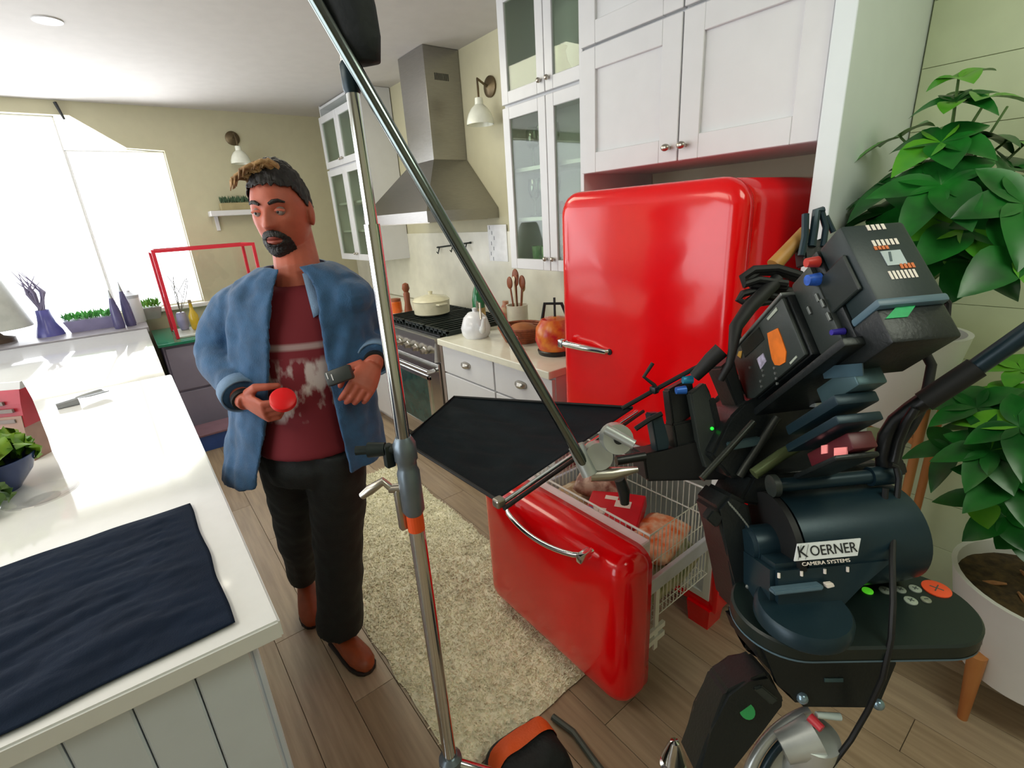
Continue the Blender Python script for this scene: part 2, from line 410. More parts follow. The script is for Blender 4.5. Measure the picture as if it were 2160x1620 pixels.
for i in range(n+1):
    xx = bx0+(bx1-bx0)*i/n; wire((xx, by0, bz0), (xx, by0, bz1)); wire((xx, by1, bz0), (xx, by1, bz1)); wire((xx, by0, bz0), (xx, by1, bz0))
bw.obj('wire_basket', m_wire, dr, label='white wire basket of the drawer')
for xx in (DX0+0.035, DX1-0.03):
    MB().b2((xx-0.008, 1.05, 0.43), (xx+0.008, 1.72, 0.485), 0.003).obj('rail', M('grey_rail', '#c3c9d4', 0.35, 0.3), dr)
rb = MB()
for zz in (0.24, 0.2):
    rb.b2((DX1-0.04, 1.05, zz), (DX1-0.028, 1.16, zz+0.02))
rb.b2((DX1-0.042, 1.05, 0.16), (DX1-0.034, 1.075, 0.43)); rb.b2((DX1-0.042, 1.11, 0.16), (DX1-0.034, 1.13, 0.43))
rb.obj('bracket', m_wire, dr)
# food in the basket
m_pk_red = M('red_food_packet', '#d6202c', 0.35, col2='#f0e4da', scale=14, var=0.1)
m_pk_or = M('orange_food_bag', '#e8702e', 0.3, col2='#f4d0b0', scale=24, bump=0.6, bscale=20)
m_pk_crm = M('cream_food_bag', '#e2d5b8', 0.35, col2='#b58f5e', scale=26, bump=0.6, bscale=20)
m_pk_brn = M('brown_food_bag', '#7c4438', 0.4, col2='#d6b6a2', scale=26, bump=0.6, bscale=20)
m_pk_grn = M('green_food_bag', '#5c6b3c', 0.4, col2='#b7b48e', scale=20, bump=0.3, bscale=20)
def pillow(name, c, sx, sy, h, mat, label, rz=0.0, tilt=0.0, cat='food bag'):
    R = rotm(tilt, 0, rz); c = V(c)
    def f(top):
        def g(u, v):
            a, b = u*2-1, v*2-1
            e = max(0.0, (1-a**4)*(1-b**4))**0.5
            zz = top*h*0.5*e*(1+0.25*noise.noise(V((a*2.2+c.x*9, b*2.2, top)))+0.22*abs(noise.noise(V((a*6+c.x*9, b*6, top+3)))))
            return c + R @ V((a*sx/2*(1-0.04*b*b), b*sy/2*(1-0.05*a*a), zz))
        return g
    mb = MB(); mb.grid(f(1), 22, 22); mb.grid(f(-1), 22, 22); bmesh.ops.remove_doubles(mb.bm, verts=mb.bm.verts, dist=1e-5)
    return tag(mb.obj(name, mat, None, 'all'), label, cat)
zb = 0.40
pillow('food_bag', (-1.26, 1.27, 0.385), 0.27, 0.32, 0.20, m_pk_crm, 'cream food bag at the left end of the open freezer basket', 0.1)
pillow('food_bag', (-1.01, 1.26, 0.36), 0.20, 0.32, 0.15, m_pk_crm, 'cream food bag lying under the red packet in the freezer basket', 0.0)
pillow('food_bag', (-0.845, 1.27, 0.36), 0.11, 0.32, 0.16, m_pk_grn, 'green and tan bag standing against the right side of the wire basket', 0.0)
pillow('food_bag', (-1.20, 1.33, 0.535), 0.20, 0.15, 0.09, m_pk_brn, 'brown food bag behind the red packet in the freezer basket', 0.5)
pillow('food_bag', (-0.875, 1.27, 0.478), 0.17, 0.26, 0.07, m_pk_or, 'orange food bag beside the red packet in the freezer basket', 0.25)
fp = thing('food_packet', 'red and white frozen food packet lying on top in the freezer basket', 'food packet', (-1.055, 1.25, 0.50))
R = rotm(0.22, -0.05, 0.45)
MB().box((-1.055, 1.25, 0.505), (0.21, 0.17, 0.055), R, 0.006).obj('carton', M('red_carton', '#d51f2d', 0.3, var=0.1), fp)
def onbox(c, R, x, y, z): return V(c)+R @ V((x, y, z))
lb = MB(); c0 = (-1.055, 1.25, 0.505)
for (ax, ay, w_, h_) in ((0.03, 0.02, 0.06, 0.035), (-0.05, -0.03, 0.05, 0.03), (-0.02, 0.045, 0.05, 0.02)):
    lb.box(onbox(c0, R, ax, ay, 0.0281), (w_, h_, 0.0008), R)
lb.obj('label_patch', M('white_print', '#f0e6dc', 0.4), fp)
pillow('food_packet', (-1.12, 1.14, 0.50), 0.10, 0.07, 0.09, M('blue_white_packet', '#dfe3ea', 0.35, col2='#4660a8', scale=26), 'small blue and white packet by the front of the freezer basket', 0.3, cat='food packet')

# ================================================================= HOOD WALL: counters, range, hood, wall cabinets
m_tile = M('backsplash_tile', '#dedccb', 0.22, var=0.05, scale=9)
bs = struct(MB().b2((XB, YH-0.008, 0.92), (-1.585, YH, 1.5)).obj('trim_2', m_tile))
def base_unit(name, x0, x1, label, rows, knobs=True):
    t = thing(name, label, 'cabinet', ((x0+x1)/2, 1.75, 0))
    MB().b2((x0, 1.46, 0.09), (x1, YH-0.01, 0.875)).obj('body', m_white, t)
    MB().b2((x0, 1.52, 0.0), (x1, YH-0.01, 0.09)).obj('plinth', m_white, t)
    for (z0, z1) in rows:
        d = MB().b2((x0+0.004, 1.438, z0), (x1-0.004, 1.46, z1), 0.003).obj('drawer', m_white, t)
        cx = (x0+x1)/2; cz = (z0+z1)/2+0.01
        hb = MB()
        n = 7
        for i in range(n):
            pass
        prof = [V((0, 0, 0.018)), V((0, -0.022, 0.014)), V((0, -0.027, -0.002)), V((0, -0.02, -0.016))]
        def f(u, v):
            a = (u*2-1); q = math.sqrt(max(0, 1-a*a))
            k = v*3; i = min(2, int(k)); p = prof[i].lerp(prof[i+1], k-i)
            return (cx+a*0.042, 1.438+p.y*q-0.0005, cz+p.z*(0.4+0.6*q))
        hb.grid(f, 10, 6)
        h = hb.obj('cup_pull', m_nickel, d, True); solid(h, 0.003)
    return t
rowsA = [(0.70, 0.865), (0.40, 0.69), (0.10, 0.39)]
base_unit('base_cabinet', -2.595, -2.06, 'white three-drawer base cabinet between the range and the fridge', rowsA)
base_unit('base_cabinet', -2.055, -1.59, 'white three-drawer base cabinet against the red fridge', rowsA)
base_unit('base_cabinet', -4.5, -3.53, 'white base cabinet left of the steel range, behind the man', [(0.70, 0.865), (0.10, 0.69)])
tag(MB().b2((-2.598, 1.41, 0.877), (-1.583, YH-0.012, 0.915), 0.004).obj('countertop', m_counter), 'cream countertop between the range and the red fridge', 'countertop')
tag(MB().b2((-4.86, 1.41, 0.877), (-3.52, YH-0.012, 0.915), 0.004).obj('countertop', m_counter), 'cream countertop left of the steel range', 'countertop')
# range
rx0, rx1 = -3.50, -2.635
rg = thing('range', 'stainless steel range cooker with black grates and window oven', 'cooker', ((rx0+rx1)/2, 1.75, 0))
MB().b2((rx0, 1.45, 0.08), (rx1, YH-0.015, 0.90), 0.004).obj('body', m_steel2, rg)
MB().b2((rx1+0.001, 1.44, 0.08), (rx1+0.034, YH-0.02, 0.9)).obj('side_trim', M('taupe_trim', '#8d8078', 0.5), rg)
MB().b2((rx0+0.02, 1.47, 0.0), (rx1-0.02, 1.9, 0.08)).obj('plinth', m_black, rg)
ps = MB().loft([[(rx0, 1.45, 0.75), (rx1, 1.45, 0.75), (rx1, 1.45, 0.905), (rx0, 1.45, 0.905)], [(rx0, 1.395, 0.755), (rx1, 1.395, 0.755), (rx1, 1.415, 0.9), (rx0, 1.415, 0.9)]]).obj('control_panel', m_steel2, rg)
for i in range(7):
    kx = rx0+0.09+i*(rx1-rx0-0.18)/6
    MB().lathe((kx, 1.395, 0.825), [(0.026, 0.0), (0.026, 0.012), (0.019, 0.016), (0.017, 0.04)], 14, rotm(PI/2+0.13)).obj('knob', m_nickel, rg, True)
od = MB().b2((rx0+0.01, 1.425, 0.14), (rx1-0.01, 1.45, 0.735), 0.004).obj('oven_door', m_steel2, rg)
MB().b2((rx0+0.17, 1.420, 0.25), (rx1-0.17, 1.428, 0.60), 0.002).obj('oven_window', M('dark_green_glass', '#2c4a46', 0.06, var=0.2), od)
fr_ = MB()
for (a, b, c, d) in ((rx0+0.14, rx1-0.14, 0.60, 0.625), (rx0+0.14, rx1-0.14, 0.225, 0.25), (rx0+0.14, rx0+0.17, 0.225, 0.625), (rx1-0.17, rx1-0.14, 0.225, 0.625)):
    fr_.b2((a, 1.416, c), (b, 1.43, d), 0.002)
fr_.obj('window_frame', m_chrome, od)
MB().tube([(rx0+0.06, 1.42, 0.685), (rx0+0.06, 1.375, 0.685), (rx1-0.06, 1.375, 0.685), (rx1-0.06, 1.42, 0.685)], 0.013, 10).obj('handle', m_chrome, od, True)
MB().b2((rx0+0.01, 1.46, 0.90), (rx1-0.01, YH-0.05, 0.915)).obj('cooktop', m_black, rg)
gr = MB()
for k in range(3):
    g0 = rx0+0.03+k*0.3; g1 = g0+0.28
    for yy in (1.48, 2.0):
        gr.b2((g0, yy, 0.93), (g1, yy+0.016, 0.948))
    for i in range(6): 
        xx = g0+i*(g1-g0-0.014)/5; gr.b2((xx, 1.48, 0.915), (xx+0.014, 2.016, 0.945))
gr.obj('grate', m_iron, rg)
# hood
hood = thing('range_hood', 'stainless steel chimney hood with a flared canopy on the wall', 'extractor hood', (-3.0, 1.85, 1.6))
MB().b2((-3.475, 1.83, 1.985), (-3.13, YH-0.002, ZC-0.002), 0.002).obj('chimney', m_steel, hood)
vs = MB()
for i in range(10): vs.b2((-3.1305, 1.90+i*0.011, 2.46), (-3.128, 1.905+i*0.011, 2.50))
vs.obj('vent_slot', m_black, hood)
cr = lambda x0, x1, y0, z: [(x0, y0, z), (x1, y0, z), (x1, YH-0.002, z), (x0, YH-0.002, z)]
MB().loft([cr(-3.79, -2.8, 1.55, 1.655), cr(-3.475, -3.13, 1.83, 1.985)]).obj('canopy', m_steel, hood)
MB().loft([cr(-3.79, -2.8, 1.55, 1.59), cr(-3.79, -2.8, 1.55, 1.655)]).obj('canopy_rim', m_steel, hood)
MB().b2((-3.72, 1.6, 1.585), (-2.87, 2.05, 1.592)).obj('filter', m_nickel, hood)
# glass wall cabinets
def glass_cab(name, label, x0, x1, tiers, yf, splits):
    t = thing(name, label, 'cabinet', ((x0+x1)/2, 1.95, tiers[0][0]))
    b = MB(); z0, z1 = tiers[0][0], ZC-0.003; tk = 0.02
    b.b2((x0, yf+0.022, z0), (x0+tk, YH-0.009, z1)); b.b2((x1-tk, yf+0.022, z0), (x1, YH-0.009, z1)); b.b2((x0+0.004, YH-0.03, z0+0.002), (x1-0.004, YH-0.0095, z1-0.002))
    for zz in (z0, tiers[1][0]-0.012, z1-0.03): b.b2((x0+0.004, yf+0.0225, zz+0.0015), (x1-0.004, YH-0.012, zz+0.0205))
    b.obj('body', m_white, t)
    for zz in (z0+0.25, z0+0.5): MB().b2((x0+tk, yf+0.05, zz), (x1-tk, YH-0.03, zz+0.018)).obj('shelf', m_white, t)
    for (a, c) in tiers:
        for (u, v) in zip(splits, splits[1:]):
            rl = 0.055; d = MB()
            d.b2((u+0.002, yf, a), (u+rl, yf+0.022, c), 0.002, 1); d.b2((v-rl, yf, a), (v-0.002, yf+0.022, c), 0.002, 1)
            d.b2((u+rl, yf, a), (v-rl, yf+0.022, a+rl), 0.002, 1); d.b2((u+rl, yf, c-rl), (v-rl, yf+0.022, c), 0.002, 1)
            d = d.obj('door', m_white, t)
            MB().b2((u+rl-0.005, yf+0.009, a+rl-0.005), (v-rl+0.005, yf+0.013, c-rl+0.005)).obj('pane', m_cabglass, d)
            kx = v-0.028 if u == splits[0] else u+0.028
            MB().ball((kx, yf-0.014, a+0.05 if a > 2 else a+0.06), 0.012).obj('knob', m_nickel, d, True)
    return t
glass_cab('glass_cabinet', 'white glass-door wall cabinet beside the fridge cabinet', -2.25, -1.585, ((1.315, 2.12), (2.135, ZC-0.03)), 1.75, (-2.25, -1.918, -1.585))
glass_cab('glass_cabinet', 'white glass-door wall cabinet left of the hood, near the corner', -5.04, -4.18, ((1.29, 2.10), (2.115, ZC-0.1)), 1.77, (-5.04, -4.61, -4.18))
m_stem = glass_mat('stemware', (0.9, 0.95, 0.9), 0.12)
def wineglass(x, y, z, label):
    t = MB().lathe((x, y, z), [(0.034, 0.0), (0.033, 0.003), (0.004, 0.008), (0.0035, 0.08), (0.02, 0.095), (0.033, 0.125), (0.035, 0.155), (0.03, 0.19), (0.029, 0.19), (0.034, 0.155), (0.032, 0.126), (0.018, 0.098)], 14, cap=False).obj('wine_glass', m_stem, None, True)
    return tag(t, label, 'glass', 'stemmed glasses in the glass cabinet')
k = 0
for zz, lab in ((1.588, 'stemmed glass on the lower shelf of the glass cabinet'), (1.838, 'stemmed glass on the upper shelf of the glass cabinet')):
    for xx, pos in ((-2.17, 'left'), (-2.09, 'middle'), (-2.01, 'right')):
        wineglass(xx, 1.88, zz, lab.replace('stemmed', pos+' stemmed', 1))
tag(MB().lathe((-2.1, 1.97, 1.588), [(0.03, 0), (0.045, 0.03), (0.045, 0.07), (0.043, 0.07), (0.03, 0.01)], 14).obj('bowl', M('red_ceramic', '#b5463c', 0.3)), 'small red bowl on the lower shelf of the glass cabinet', 'bowl')
pv = MB().lathe((-2.0, 1.93, 2.145), [(0.05, 0), (0.075, 0.04), (0.07, 0.1), (0.04, 0.15), (0.03, 0.19), (0.04, 0.21), (0.036, 0.21)], 16).obj('vase', M('pale_green_ceramic', '#d5dcc0', 0.3), None, True)
tag(pv, 'pale vase in the top tier of the glass cabinet', 'vase')
gm = M('green_tumbler', '#5f9a5a', 0.2, col2='#a8c89a', scale=20)
for i, xx in enumerate((-2.15, -2.07, -1.99)):
    tag(MB().lathe((xx, 1.87, 1.339), [(0.03, 0), (0.034, 0.09), (0.031, 0.09), (0.028, 0.01)], 14).obj('tumbler', gm, None, True), ('left', 'middle', 'right')[i]+' green tumbler of three on the bottom shelf of the glass cabinet', 'glass', 'green tumblers in the glass cabinet')
# sconces
def sconce(name, label, base, nrm, shade_c, r=0.055):
    t = thing(name, label, 'wall lamp', base); base = V(base); nrm = V(nrm)
    q = nrm.to_track_quat('Z', 'Y').to_matrix()
    MB().lathe(base, [(0.06, 0.0), (0.06, 0.012), (0.045, 0.022), (0.012, 0.03)], 20, q).obj('wall_plate', m_brass, t, True)
    s = V(shade_c)
    MB().tube([base+nrm*0.03, base+nrm*0.1+V((0, 0, 0.035)), V((s.x, s.y, s.z+0.15)), V((s.x, s.y, s.z+0.075))], 0.007, 8).obj('arm', m_brass, t, True)
    MB().lathe(s, [(0.085, -0.06), (0.082, -0.035), (0.07, 0.0), (0.05, 0.03), (0.026, 0.05), (0.024, 0.085), (0.018, 0.085), (0.02, 0.05), (0.045, 0.028), (0.065, 0.0), (0.077, -0.035), (0.08, -0.06)], 24, cap=False).obj('shade', M('opal_shade', '#eceee0', 0.25), t, True)
    MB().ball(s+V((0, 0, -0.01)), 0.028).obj('bulb', M('bulb', '#fff4dc', 0.4, emit=0.4), t, True)
b = on_y(1035, 183, YH); s = on_y(1012, 240, YH-0.14)
sconce('wall_sconce', 'white shade wall lamp on a brass plate between hood and glass cabinet', b, (0, -1, 0), s)
b = on_x(490, 292, XB); s = on_x(506, 330, XB+0.14)
sconce('wall_sconce', 'white shade wall lamp on the back wall above the shelf', b, (1, 0, 0), s)
# wall shelf with herb planter
sh = thing('wall_shelf', 'short white shelf on the back wall under the lamp', 'shelf', (XB, 1.0, 1.76))
MB().b2((XB, 0.76, 1.755), (XB+0.17, 1.34, 1.80), 0.003).obj('board', m_white, sh)
for yy in (0.80, 1.28): MB().b2((XB, yy, 1.63), (XB+0.02, yy+0.03, 1.755), 0.002).obj('bracket', m_white, sh)
hp = thing('herb_planter', 'tan trough of dark green herbs on the white wall shelf', 'planter', (XB+0.08, 0.98, 1.80))
MB().b2((XB+0.03, 0.86, 1.80), (XB+0.13, 1.11, 1.865), 0.004).obj('trough', M('tan_trough', '#a79a72', 0.6), hp)
gb = MB()
for i in range(90):
    c = V((XB+0.08+random.uniform(-0.04, 0.04), random.uniform(0.865, 1.105), 1.865)); d = V((random.uniform(-.02, .02), random.uniform(-.02, .02), random.uniform(.04, .07)))
    gb.quad(c, c+d*0.5+V((0, .006, 0)), c+d, c+d*0.5-V((0, .006, 0)))
gb.obj('herbs', M('dark_herb', '#3d5a40', 0.6, var=0.2), hp, kind='stuff')
# ================================================================= ISLAND, PENINSULA, BACK COUNTER
ZI = 0.92
isl = thing('kitchen_island', 'white kitchen island with grooved panel front, black cloth on its top', 'kitchen island', (-1.9, -0.6, 0))
ib = MB(); ib.b2((-3.0, -1.6, 0.0), (-0.925, 0.015, 0.878)); ib.obj('body', m_whitecool, isl)
y = 0.012; bm0 = None
while y > -1.5:
    MB().b2((-0.925, y-0.0895, 0.06), (-0.905, y, 0.876), 0.0035, 1).obj('board', m_whitecool, isl); y -= 0.092
MB().b2((-0.925, -1.6, 0.0), (-0.895, 0.02, 0.07), 0.003).obj('kick_board', m_whitecool, isl)
for k in range(9):
    MB().b2((-0.945-k*0.225-0.222, 0.015, 0.0), (-0.945-k*0.225, 0.028, 0.876), 0.003, 1).obj('end_board', m_whitecool, isl)
tp = MB()
o = tp.prism([(-0.848, 0.07, 0.88), (-3.05, 0.07, 0.88), (-3.05, -1.65, 0.88), (-0.93, -1.65, 0.88)], (0, 0, 0.04))
bmesh.ops.bevel(tp.bm, geom=list(tp.bm.edges), offset=0.004, segments=2, affect='EDGES')
tp.obj('worktop', m_quartz, isl, True)
pen = thing('peninsula', 'white peninsula counter running from the island towards the bright window', 'counter', (-4.0, -0.6, 0))
MB().b2((-4.84, -1.6, 0.0), (-3.08, -0.01, 0.878)).obj('body', M('lilac_grey_paint', '#b9b4c4', 0.45, var=0.02), pen)
MB().b2((-4.86, -1.65, 0.88), (-3.055, 0.045, 0.918), 0.004).obj('worktop', m_quartz, pen, True)
bc = thing('back_counter', 'grey counter under the bright window with plants and bottles', 'counter', (-5.2, -1.5, 0))
MB().b2((XB+0.002, -3.4, 0.0), (-4.9, 0.05, 0.888)).obj('body', M('lilac_grey_paint', '#b9b4c4', 0.45, var=0.02), bc)
MB().b2((XB+0.002, -3.4, 0.89), (-4.875, 0.06, 0.93), 0.004).obj('worktop', M('grey_worktop', '#8f8c90', 0.3, var=0.1), bc)  # even, darker grey than the island worktop
# lilac drawer unit with a green glass top
lu = thing('drawer_unit', 'lilac grey drawer unit with a green glass top behind the man', 'cabinet', (-5.0, 0.5, 0))
m_lil = M('lilac_unit', '#8f8a9e', 0.45, var=0.03)
MB().b2((-5.43, 0.10, 0.0), (-4.64, 0.95, 0.79)).obj('body', m_lil, lu)
for z0 in (0.05, 0.42): MB().b2((-4.64, 0.115, z0), (-4.622, 0.935, z0+0.35), 0.003).obj('drawer', m_lil, lu)
MB().b2((-5.44, 0.075, 0.792), (-4.60, 0.98, 0.815), 0.003).obj('glass_top', M('green_glass', '#2f8468', 0.08, var=0.1), lu)
tb = thing('storage_tote', 'blue plastic tote on the floor in front of the lilac drawer unit', 'box', (-4.35, 0.3, 0))
MB().loft([[(-4.46, 0.14, 0.0), (-4.24, 0.14, 0.0), (-4.24, 0.46, 0.0), (-4.46, 0.46, 0.0)], [(-4.48, 0.12, 0.13), (-4.22, 0.12, 0.13), (-4.22, 0.48, 0.13), (-4.48, 0.48, 0.13)]]).obj('tub', M('blue_plastic', '#3a5fae', 0.35), tb)
MB().b2((-4.49, 0.11, 0.13), (-4.21, 0.49, 0.148), 0.004).obj('lid', M('dusky_lid', '#8a6a78', 0.4), tb)
# red framed glass case
rc = thing('display_case', 'glass display case with a red metal frame standing on the green glass top', 'display case', (-4.95, 0.6, 0.815))
m_rf = M('red_frame', '#c8283a', 0.35, var=0.05)
a0, a1, b0, b1, z0, z1 = -5.2, -4.74, 0.225, 0.93, 0.817, 1.515
rt = 0.012
for xx in (a0, a1):
    for yy in (b0, b1): MB().b2((xx-rt, yy-rt, z0), (xx+rt, yy+rt, z1), 0.002).obj('post', m_rf, rc)
for zz in (z1-rt,):
    for yy in (b0, b1): MB().b2((a0+rt, yy-rt, zz-rt), (a1-rt, yy+rt, zz+rt)).obj('rail', m_rf, rc)
    for xx in (a0, a1): MB().b2((xx-rt, b0+rt, zz-rt), (xx+rt, b1-rt, zz+rt)).obj('rail', m_rf, rc)
MB().b2((a0, b0, z0), (a1, b1, z0+0.012)).obj('base_plate', M('case_base', '#b9bdb4', 0.4), rc)
for (lo, hi) in (((a1-0.003, b0+rt, z0+0.02), (a1+0.001, b1-rt, z1-2*rt)), ((a0+rt, b0-0.002, z0+0.02), (a1-rt, b0+0.002, z1-2*rt))):
    MB().b2(lo, hi).obj('pane', m_clear, rc)
yb_ = thing('oil_bottle', 'yellow oil bottle standing in the red framed glass case', 'bottle', (-5.0, 0.39, 0.832))
MB().lathe((-5.0, 0.39, 0.832), [(0.03, 0), (0.036, 0.02), (0.036, 0.12), (0.015, 0.17), (0.012, 0.22), (0.015, 0.225)], 16).obj('glass', M('yellow_oil', '#c9a92c', 0.15, var=0.1), yb_, True)
MB().cyl((-5.0, 0.39, 1.057), (-5.0, 0.39, 1.085), 0.013).obj('cork', M('cork', '#8d7a58', 0.7), yb_)
tw = thing('twig_jar', 'small lilac jar of dry twigs in the red framed glass case', 'jar', (-5.08, 0.31, 0.832))
MB().lathe((-5.08, 0.31, 0.832), [(0.03, 0), (0.045, 0.05), (0.04, 0.13), (0.03, 0.15)], 14).obj('jar', M('lilac_jar', '#8f8fb2', 0.3), tw, True)
t2 = MB()
for i in range(7): t2.tube([(-5.08, 0.31, 0.97), (-5.08+random.uniform(-.03, .03), 0.31+random.uniform(-.04, .09), 1.12), (-5.08+random.uniform(-.05, .05), 0.31+random.uniform(-.05, .14), 1.22+random.uniform(0, .08))], 0.0025, 5)
t2.obj('twigs', M('grey_twig', '#6d6a60', 0.7), tw)
# things on the back counter
lp = thing('table_lamp', 'big pale grey cone-shade lamp at the left end of the back counter', 'table lamp', (-5.2, -0.86, 0.93))
MB().lathe((-5.2, -0.86, 0.93), [(0.11, 0), (0.11, 0.03), (0.05, 0.05), (0.03, 0.08), (0.02, 0.2)], 20).obj('base', M('dark_wood_base', '#5b4a3a', 0.5), lp, True)
MB().lathe((-5.2, -0.86, 1.03), [(0.235, 0.0), (0.13, 0.42), (0.10, 0.47), (0.09, 0.47), (0.125, 0.415), (0.228, 0.0)], 28, cap=False).obj('lamp_shade', M('grey_linen_shade', '#b3b6b0', 0.7), lp, True)
bv = thing('blue_vase', 'violet blue flared vase holding upright stems beside the big lamp', 'vase', (-5.2, -0.555, 0.93))
MB().lathe((-5.2, -0.555, 0.93), [(0.088, 0.0), (0.085, 0.03), (0.055, 0.10), (0.045, 0.16), (0.042, 0.2), (0.036, 0.2), (0.04, 0.14)], 20).obj('vessel', M('violet_blue_glaze', '#5a5a9c', 0.25, var=0.15), bv, True)
t2 = MB()
for i in range(16):
    t2.tube([(-5.2+random.uniform(-.02, .02), -0.555+random.uniform(-.02, .02), 1.10), (-5.2+random.uniform(-.04, .04), -0.55+random.uniform(-.06, .05), 1.26), (-5.2+random.uniform(-.05, .05), -0.57+random.uniform(-.09, .06), 1.32+random.uniform(0, .13))], [0.008, 0.007, 0.002], 5)
t2.obj('stems', M('mauve_stem', '#7d7690', 0.7), bv)
def trough(name, label, x0, x1, y0, y1, z, h, col, leafcol, lh, n):
    t = thing(name, label, 'planter', ((x0+x1)/2, (y0+y1)/2, z))
    MB().loft([[(x0+.02, y0+.03, z), (x1-.02, y0+.03, z), (x1-.02, y1-.03, z), (x0+.02, y1-.03, z)], [(x0, y0, z+h), (x1, y0, z+h), (x1, y1, z+h), (x0, y1, z+h)]]).obj('trough', M(name+'_glaze', col, 0.35), t)
    g = MB()
    for i in range(n):
        c = V((random.uniform(x0+.01, x1-.01), random.uniform(y0+.01, y1-.01), z+h)); d = V((random.uniform(-.03, .03), random.uniform(-.03, .03), random.uniform(.4, 1)*lh))
        s = V((random.uniform(-1, 1), random.uniform(-1, 1), 0)).normalized()*0.009
        g.quad(c, c+d*0.6+s, c+d, c+d*0.6-s)
    g.obj('leaves', M(name+'_leaf', leafcol, 0.5, var=0.3), t, kind='stuff'); return t
trough('microgreen_tray', 'lilac tray of short green sprouts on the back counter', -5.32, -5.14, -0.46, -0.13, 0.93, 0.09, '#8b86a8', '#4fa04a', 0.07, 260)
trough('leafy_tray', 'small pot of green leaves on the counter beside the red frame', -5.42, -5.28, 0.02, 0.2, 0.93, 0.10, '#9a9a94', '#6aa63e', 0.09, 120)
def cone_bottle(y, x, h, label):
    t = thing('tapered_bottle', label, 'bottle', (x, y, 0.93))
    MB().lathe((x, y, 0.93), [(0.034, 0), (0.038, 0.02), (0.032, h*0.5), (0.014, h*0.78)], 14).obj('bottle_body', M('slate_violet_glass', '#55527a', 0.2, var=0.1), t, True)
    MB().lathe((x, y, 0.93), [(0.014, h*0.78), (0.006, h*0.92), (0.002, h)], 10).obj('spout', M('steel_spout', '#aab0b4', 0.25, 0.8), t, True)
cone_bottle(-0.12, -5.02, 0.31, 'slim dark tapered bottle in front of the green sprouts, the shorter one')
cone_bottle(-0.045, -5.08, 0.36, 'slim dark tapered bottle in front of the white canister, the taller one')
cn = thing('canister', 'white canister on the back counter beside the slim dark bottles', 'jar', (-5.2, 0.0, 0.93))
MB().lathe((-5.24, 0.0, 0.93), [(0.06, 0), (0.065, 0.01), (0.065, 0.2), (0.06, 0.21)], 20).obj('jar', m_white, cn, True)
MB().lathe((-5.24, 0.0, 1.14), [(0.066, 0), (0.066, 0.02), (0.03, 0.035), (0.012, 0.05), (0.012, 0.06)], 20).obj('lid', M('grey_lid', '#b8bcc0', 0.35), cn, True)

# ================================================================= THINGS ON THE ISLAND
def cloth(u, v):
    p = V((-1.442, -0.01, 0)).lerp(V((-0.893, 0.004, 0)), u) + V((0.005*(1-u)+0.008*u, -1.05, 0))*v
    q = V((p.x*3.2+p.y*1.2, p.y*1.2, 0))
    wv = 0.010*noise.noise(V((p.x*16+2*noise.noise(V((p.y*4, p.x*3, 0))), p.y*3.2, 1))) + 0.004*noise.noise(V((p.x*38, p.y*10, 4))) + 0.002*noise.noise(V((p.x*70, p.y*60, 9)))
    e = min(1.0, min(u, 1-u, v)*14)
    dx = 0.006*noise.noise(V((p.x*9, p.y*9, 20)))
    return V((p.x+dx, p.y+dx*0.7, ZI+0.0055+(0.006+max(wv, -0.009))*e))
cl = MB().grid(cloth, 110, 140).obj('black_cloth', M('black_duvetyne', '#142033', 0.8, var=0.1, bump=0.15, bscale=300, spec=0.12), None, 'all')
solid(cl, 0.0022, 1.0); tag(cl, 'wrinkled black cloth spread on the near end of the white island', 'cloth')
pb = thing('food_pouch', 'red and brown stand-up food pouch on the island, beside the lettuce bowl', 'food bag', (-2.22, -0.40, ZI))
pd = V((0.55, 0.835, 0)).normalized(); pn = V((pd.y, -pd.x, 0))
def prs(w_, t_, z): 
    c = V((-2.225, -0.415, ZI+z)); return [c-pd*w_/2-pn*t_/2, c+pd*w_/2-pn*t_/2, c+pd*w_/2+pn*t_/2, c-pd*w_/2+pn*t_/2]
MB().loft([prs(0.12, 0.07, 0), prs(0.125, 0.075, 0.05), prs(0.14, 0.06, 0.16)]).obj('pouch_body', M('tan_pouch', '#a98678', 0.5, var=0.12), pb)
MB().loft([prs(0.1405, 0.0605, 0.12), prs(0.155, 0.045, 0.20), prs(0.162, 0.025, 0.245)]).obj('printed_band', M('red_print', '#b8283a', 0.4, var=0.15), pb)
MB().loft([prs(0.165, 0.022, 0.245), prs(0.17, 0.008, 0.268)]).obj('top_seal', m_white, pb)
t2 = MB()
for zz, a, b in ((0.205, -0.02, 0.03), (0.18, 0.0, 0.055), (0.145, -0.01, 0.05)):
    c = V((-2.225, -0.415, ZI+zz))+pn*(0.031 if zz < 0.19 else 0.026)
    t2.box(c+pd*(a+b)/2, (0.008, b-a, 0.012), Matrix((pn, pd, V((0, 0, 1)))).transposed(), 0.001)
t2.obj('label_bar', M('grey_print', '#8c7f7c', 0.5), pb)
sc = thing('scoop', 'grey metal scoop lying flat on the island behind the pouch', 'utensil', (-2.9, -0.3, ZI))
h0 = on_z(120, 858, ZI+0.012); h1 = on_z(165, 846, ZI+0.014); h2 = on_z(225, 828, ZI+0.012)
MB().tube([h0, h1], [0.012, 0.016], 8).obj('handle', M('grey_metal', '#93979a', 0.35, 0.4), sc, True)
d = (h2-h1).normalized(); s_ = V((0, 0, 1)).cross(d)
MB().loft([[h1+d*a+s_*b*math.cos(k*PI/5)+V((0, 0, 1))*(0.006-b*0.5*math.sin(k*PI/5)*0.5+0.01) for k in range(6)] for a, b in ((0, .016), (.04, .035), (.11, .04), ((h2-h1).length, .03))], closed=False, cap=False).obj('blade', M('grey_metal', '#93979a', 0.35, 0.4), sc, True)
for m_ in (kids(sc)[1],): solid(m_, 0.003)
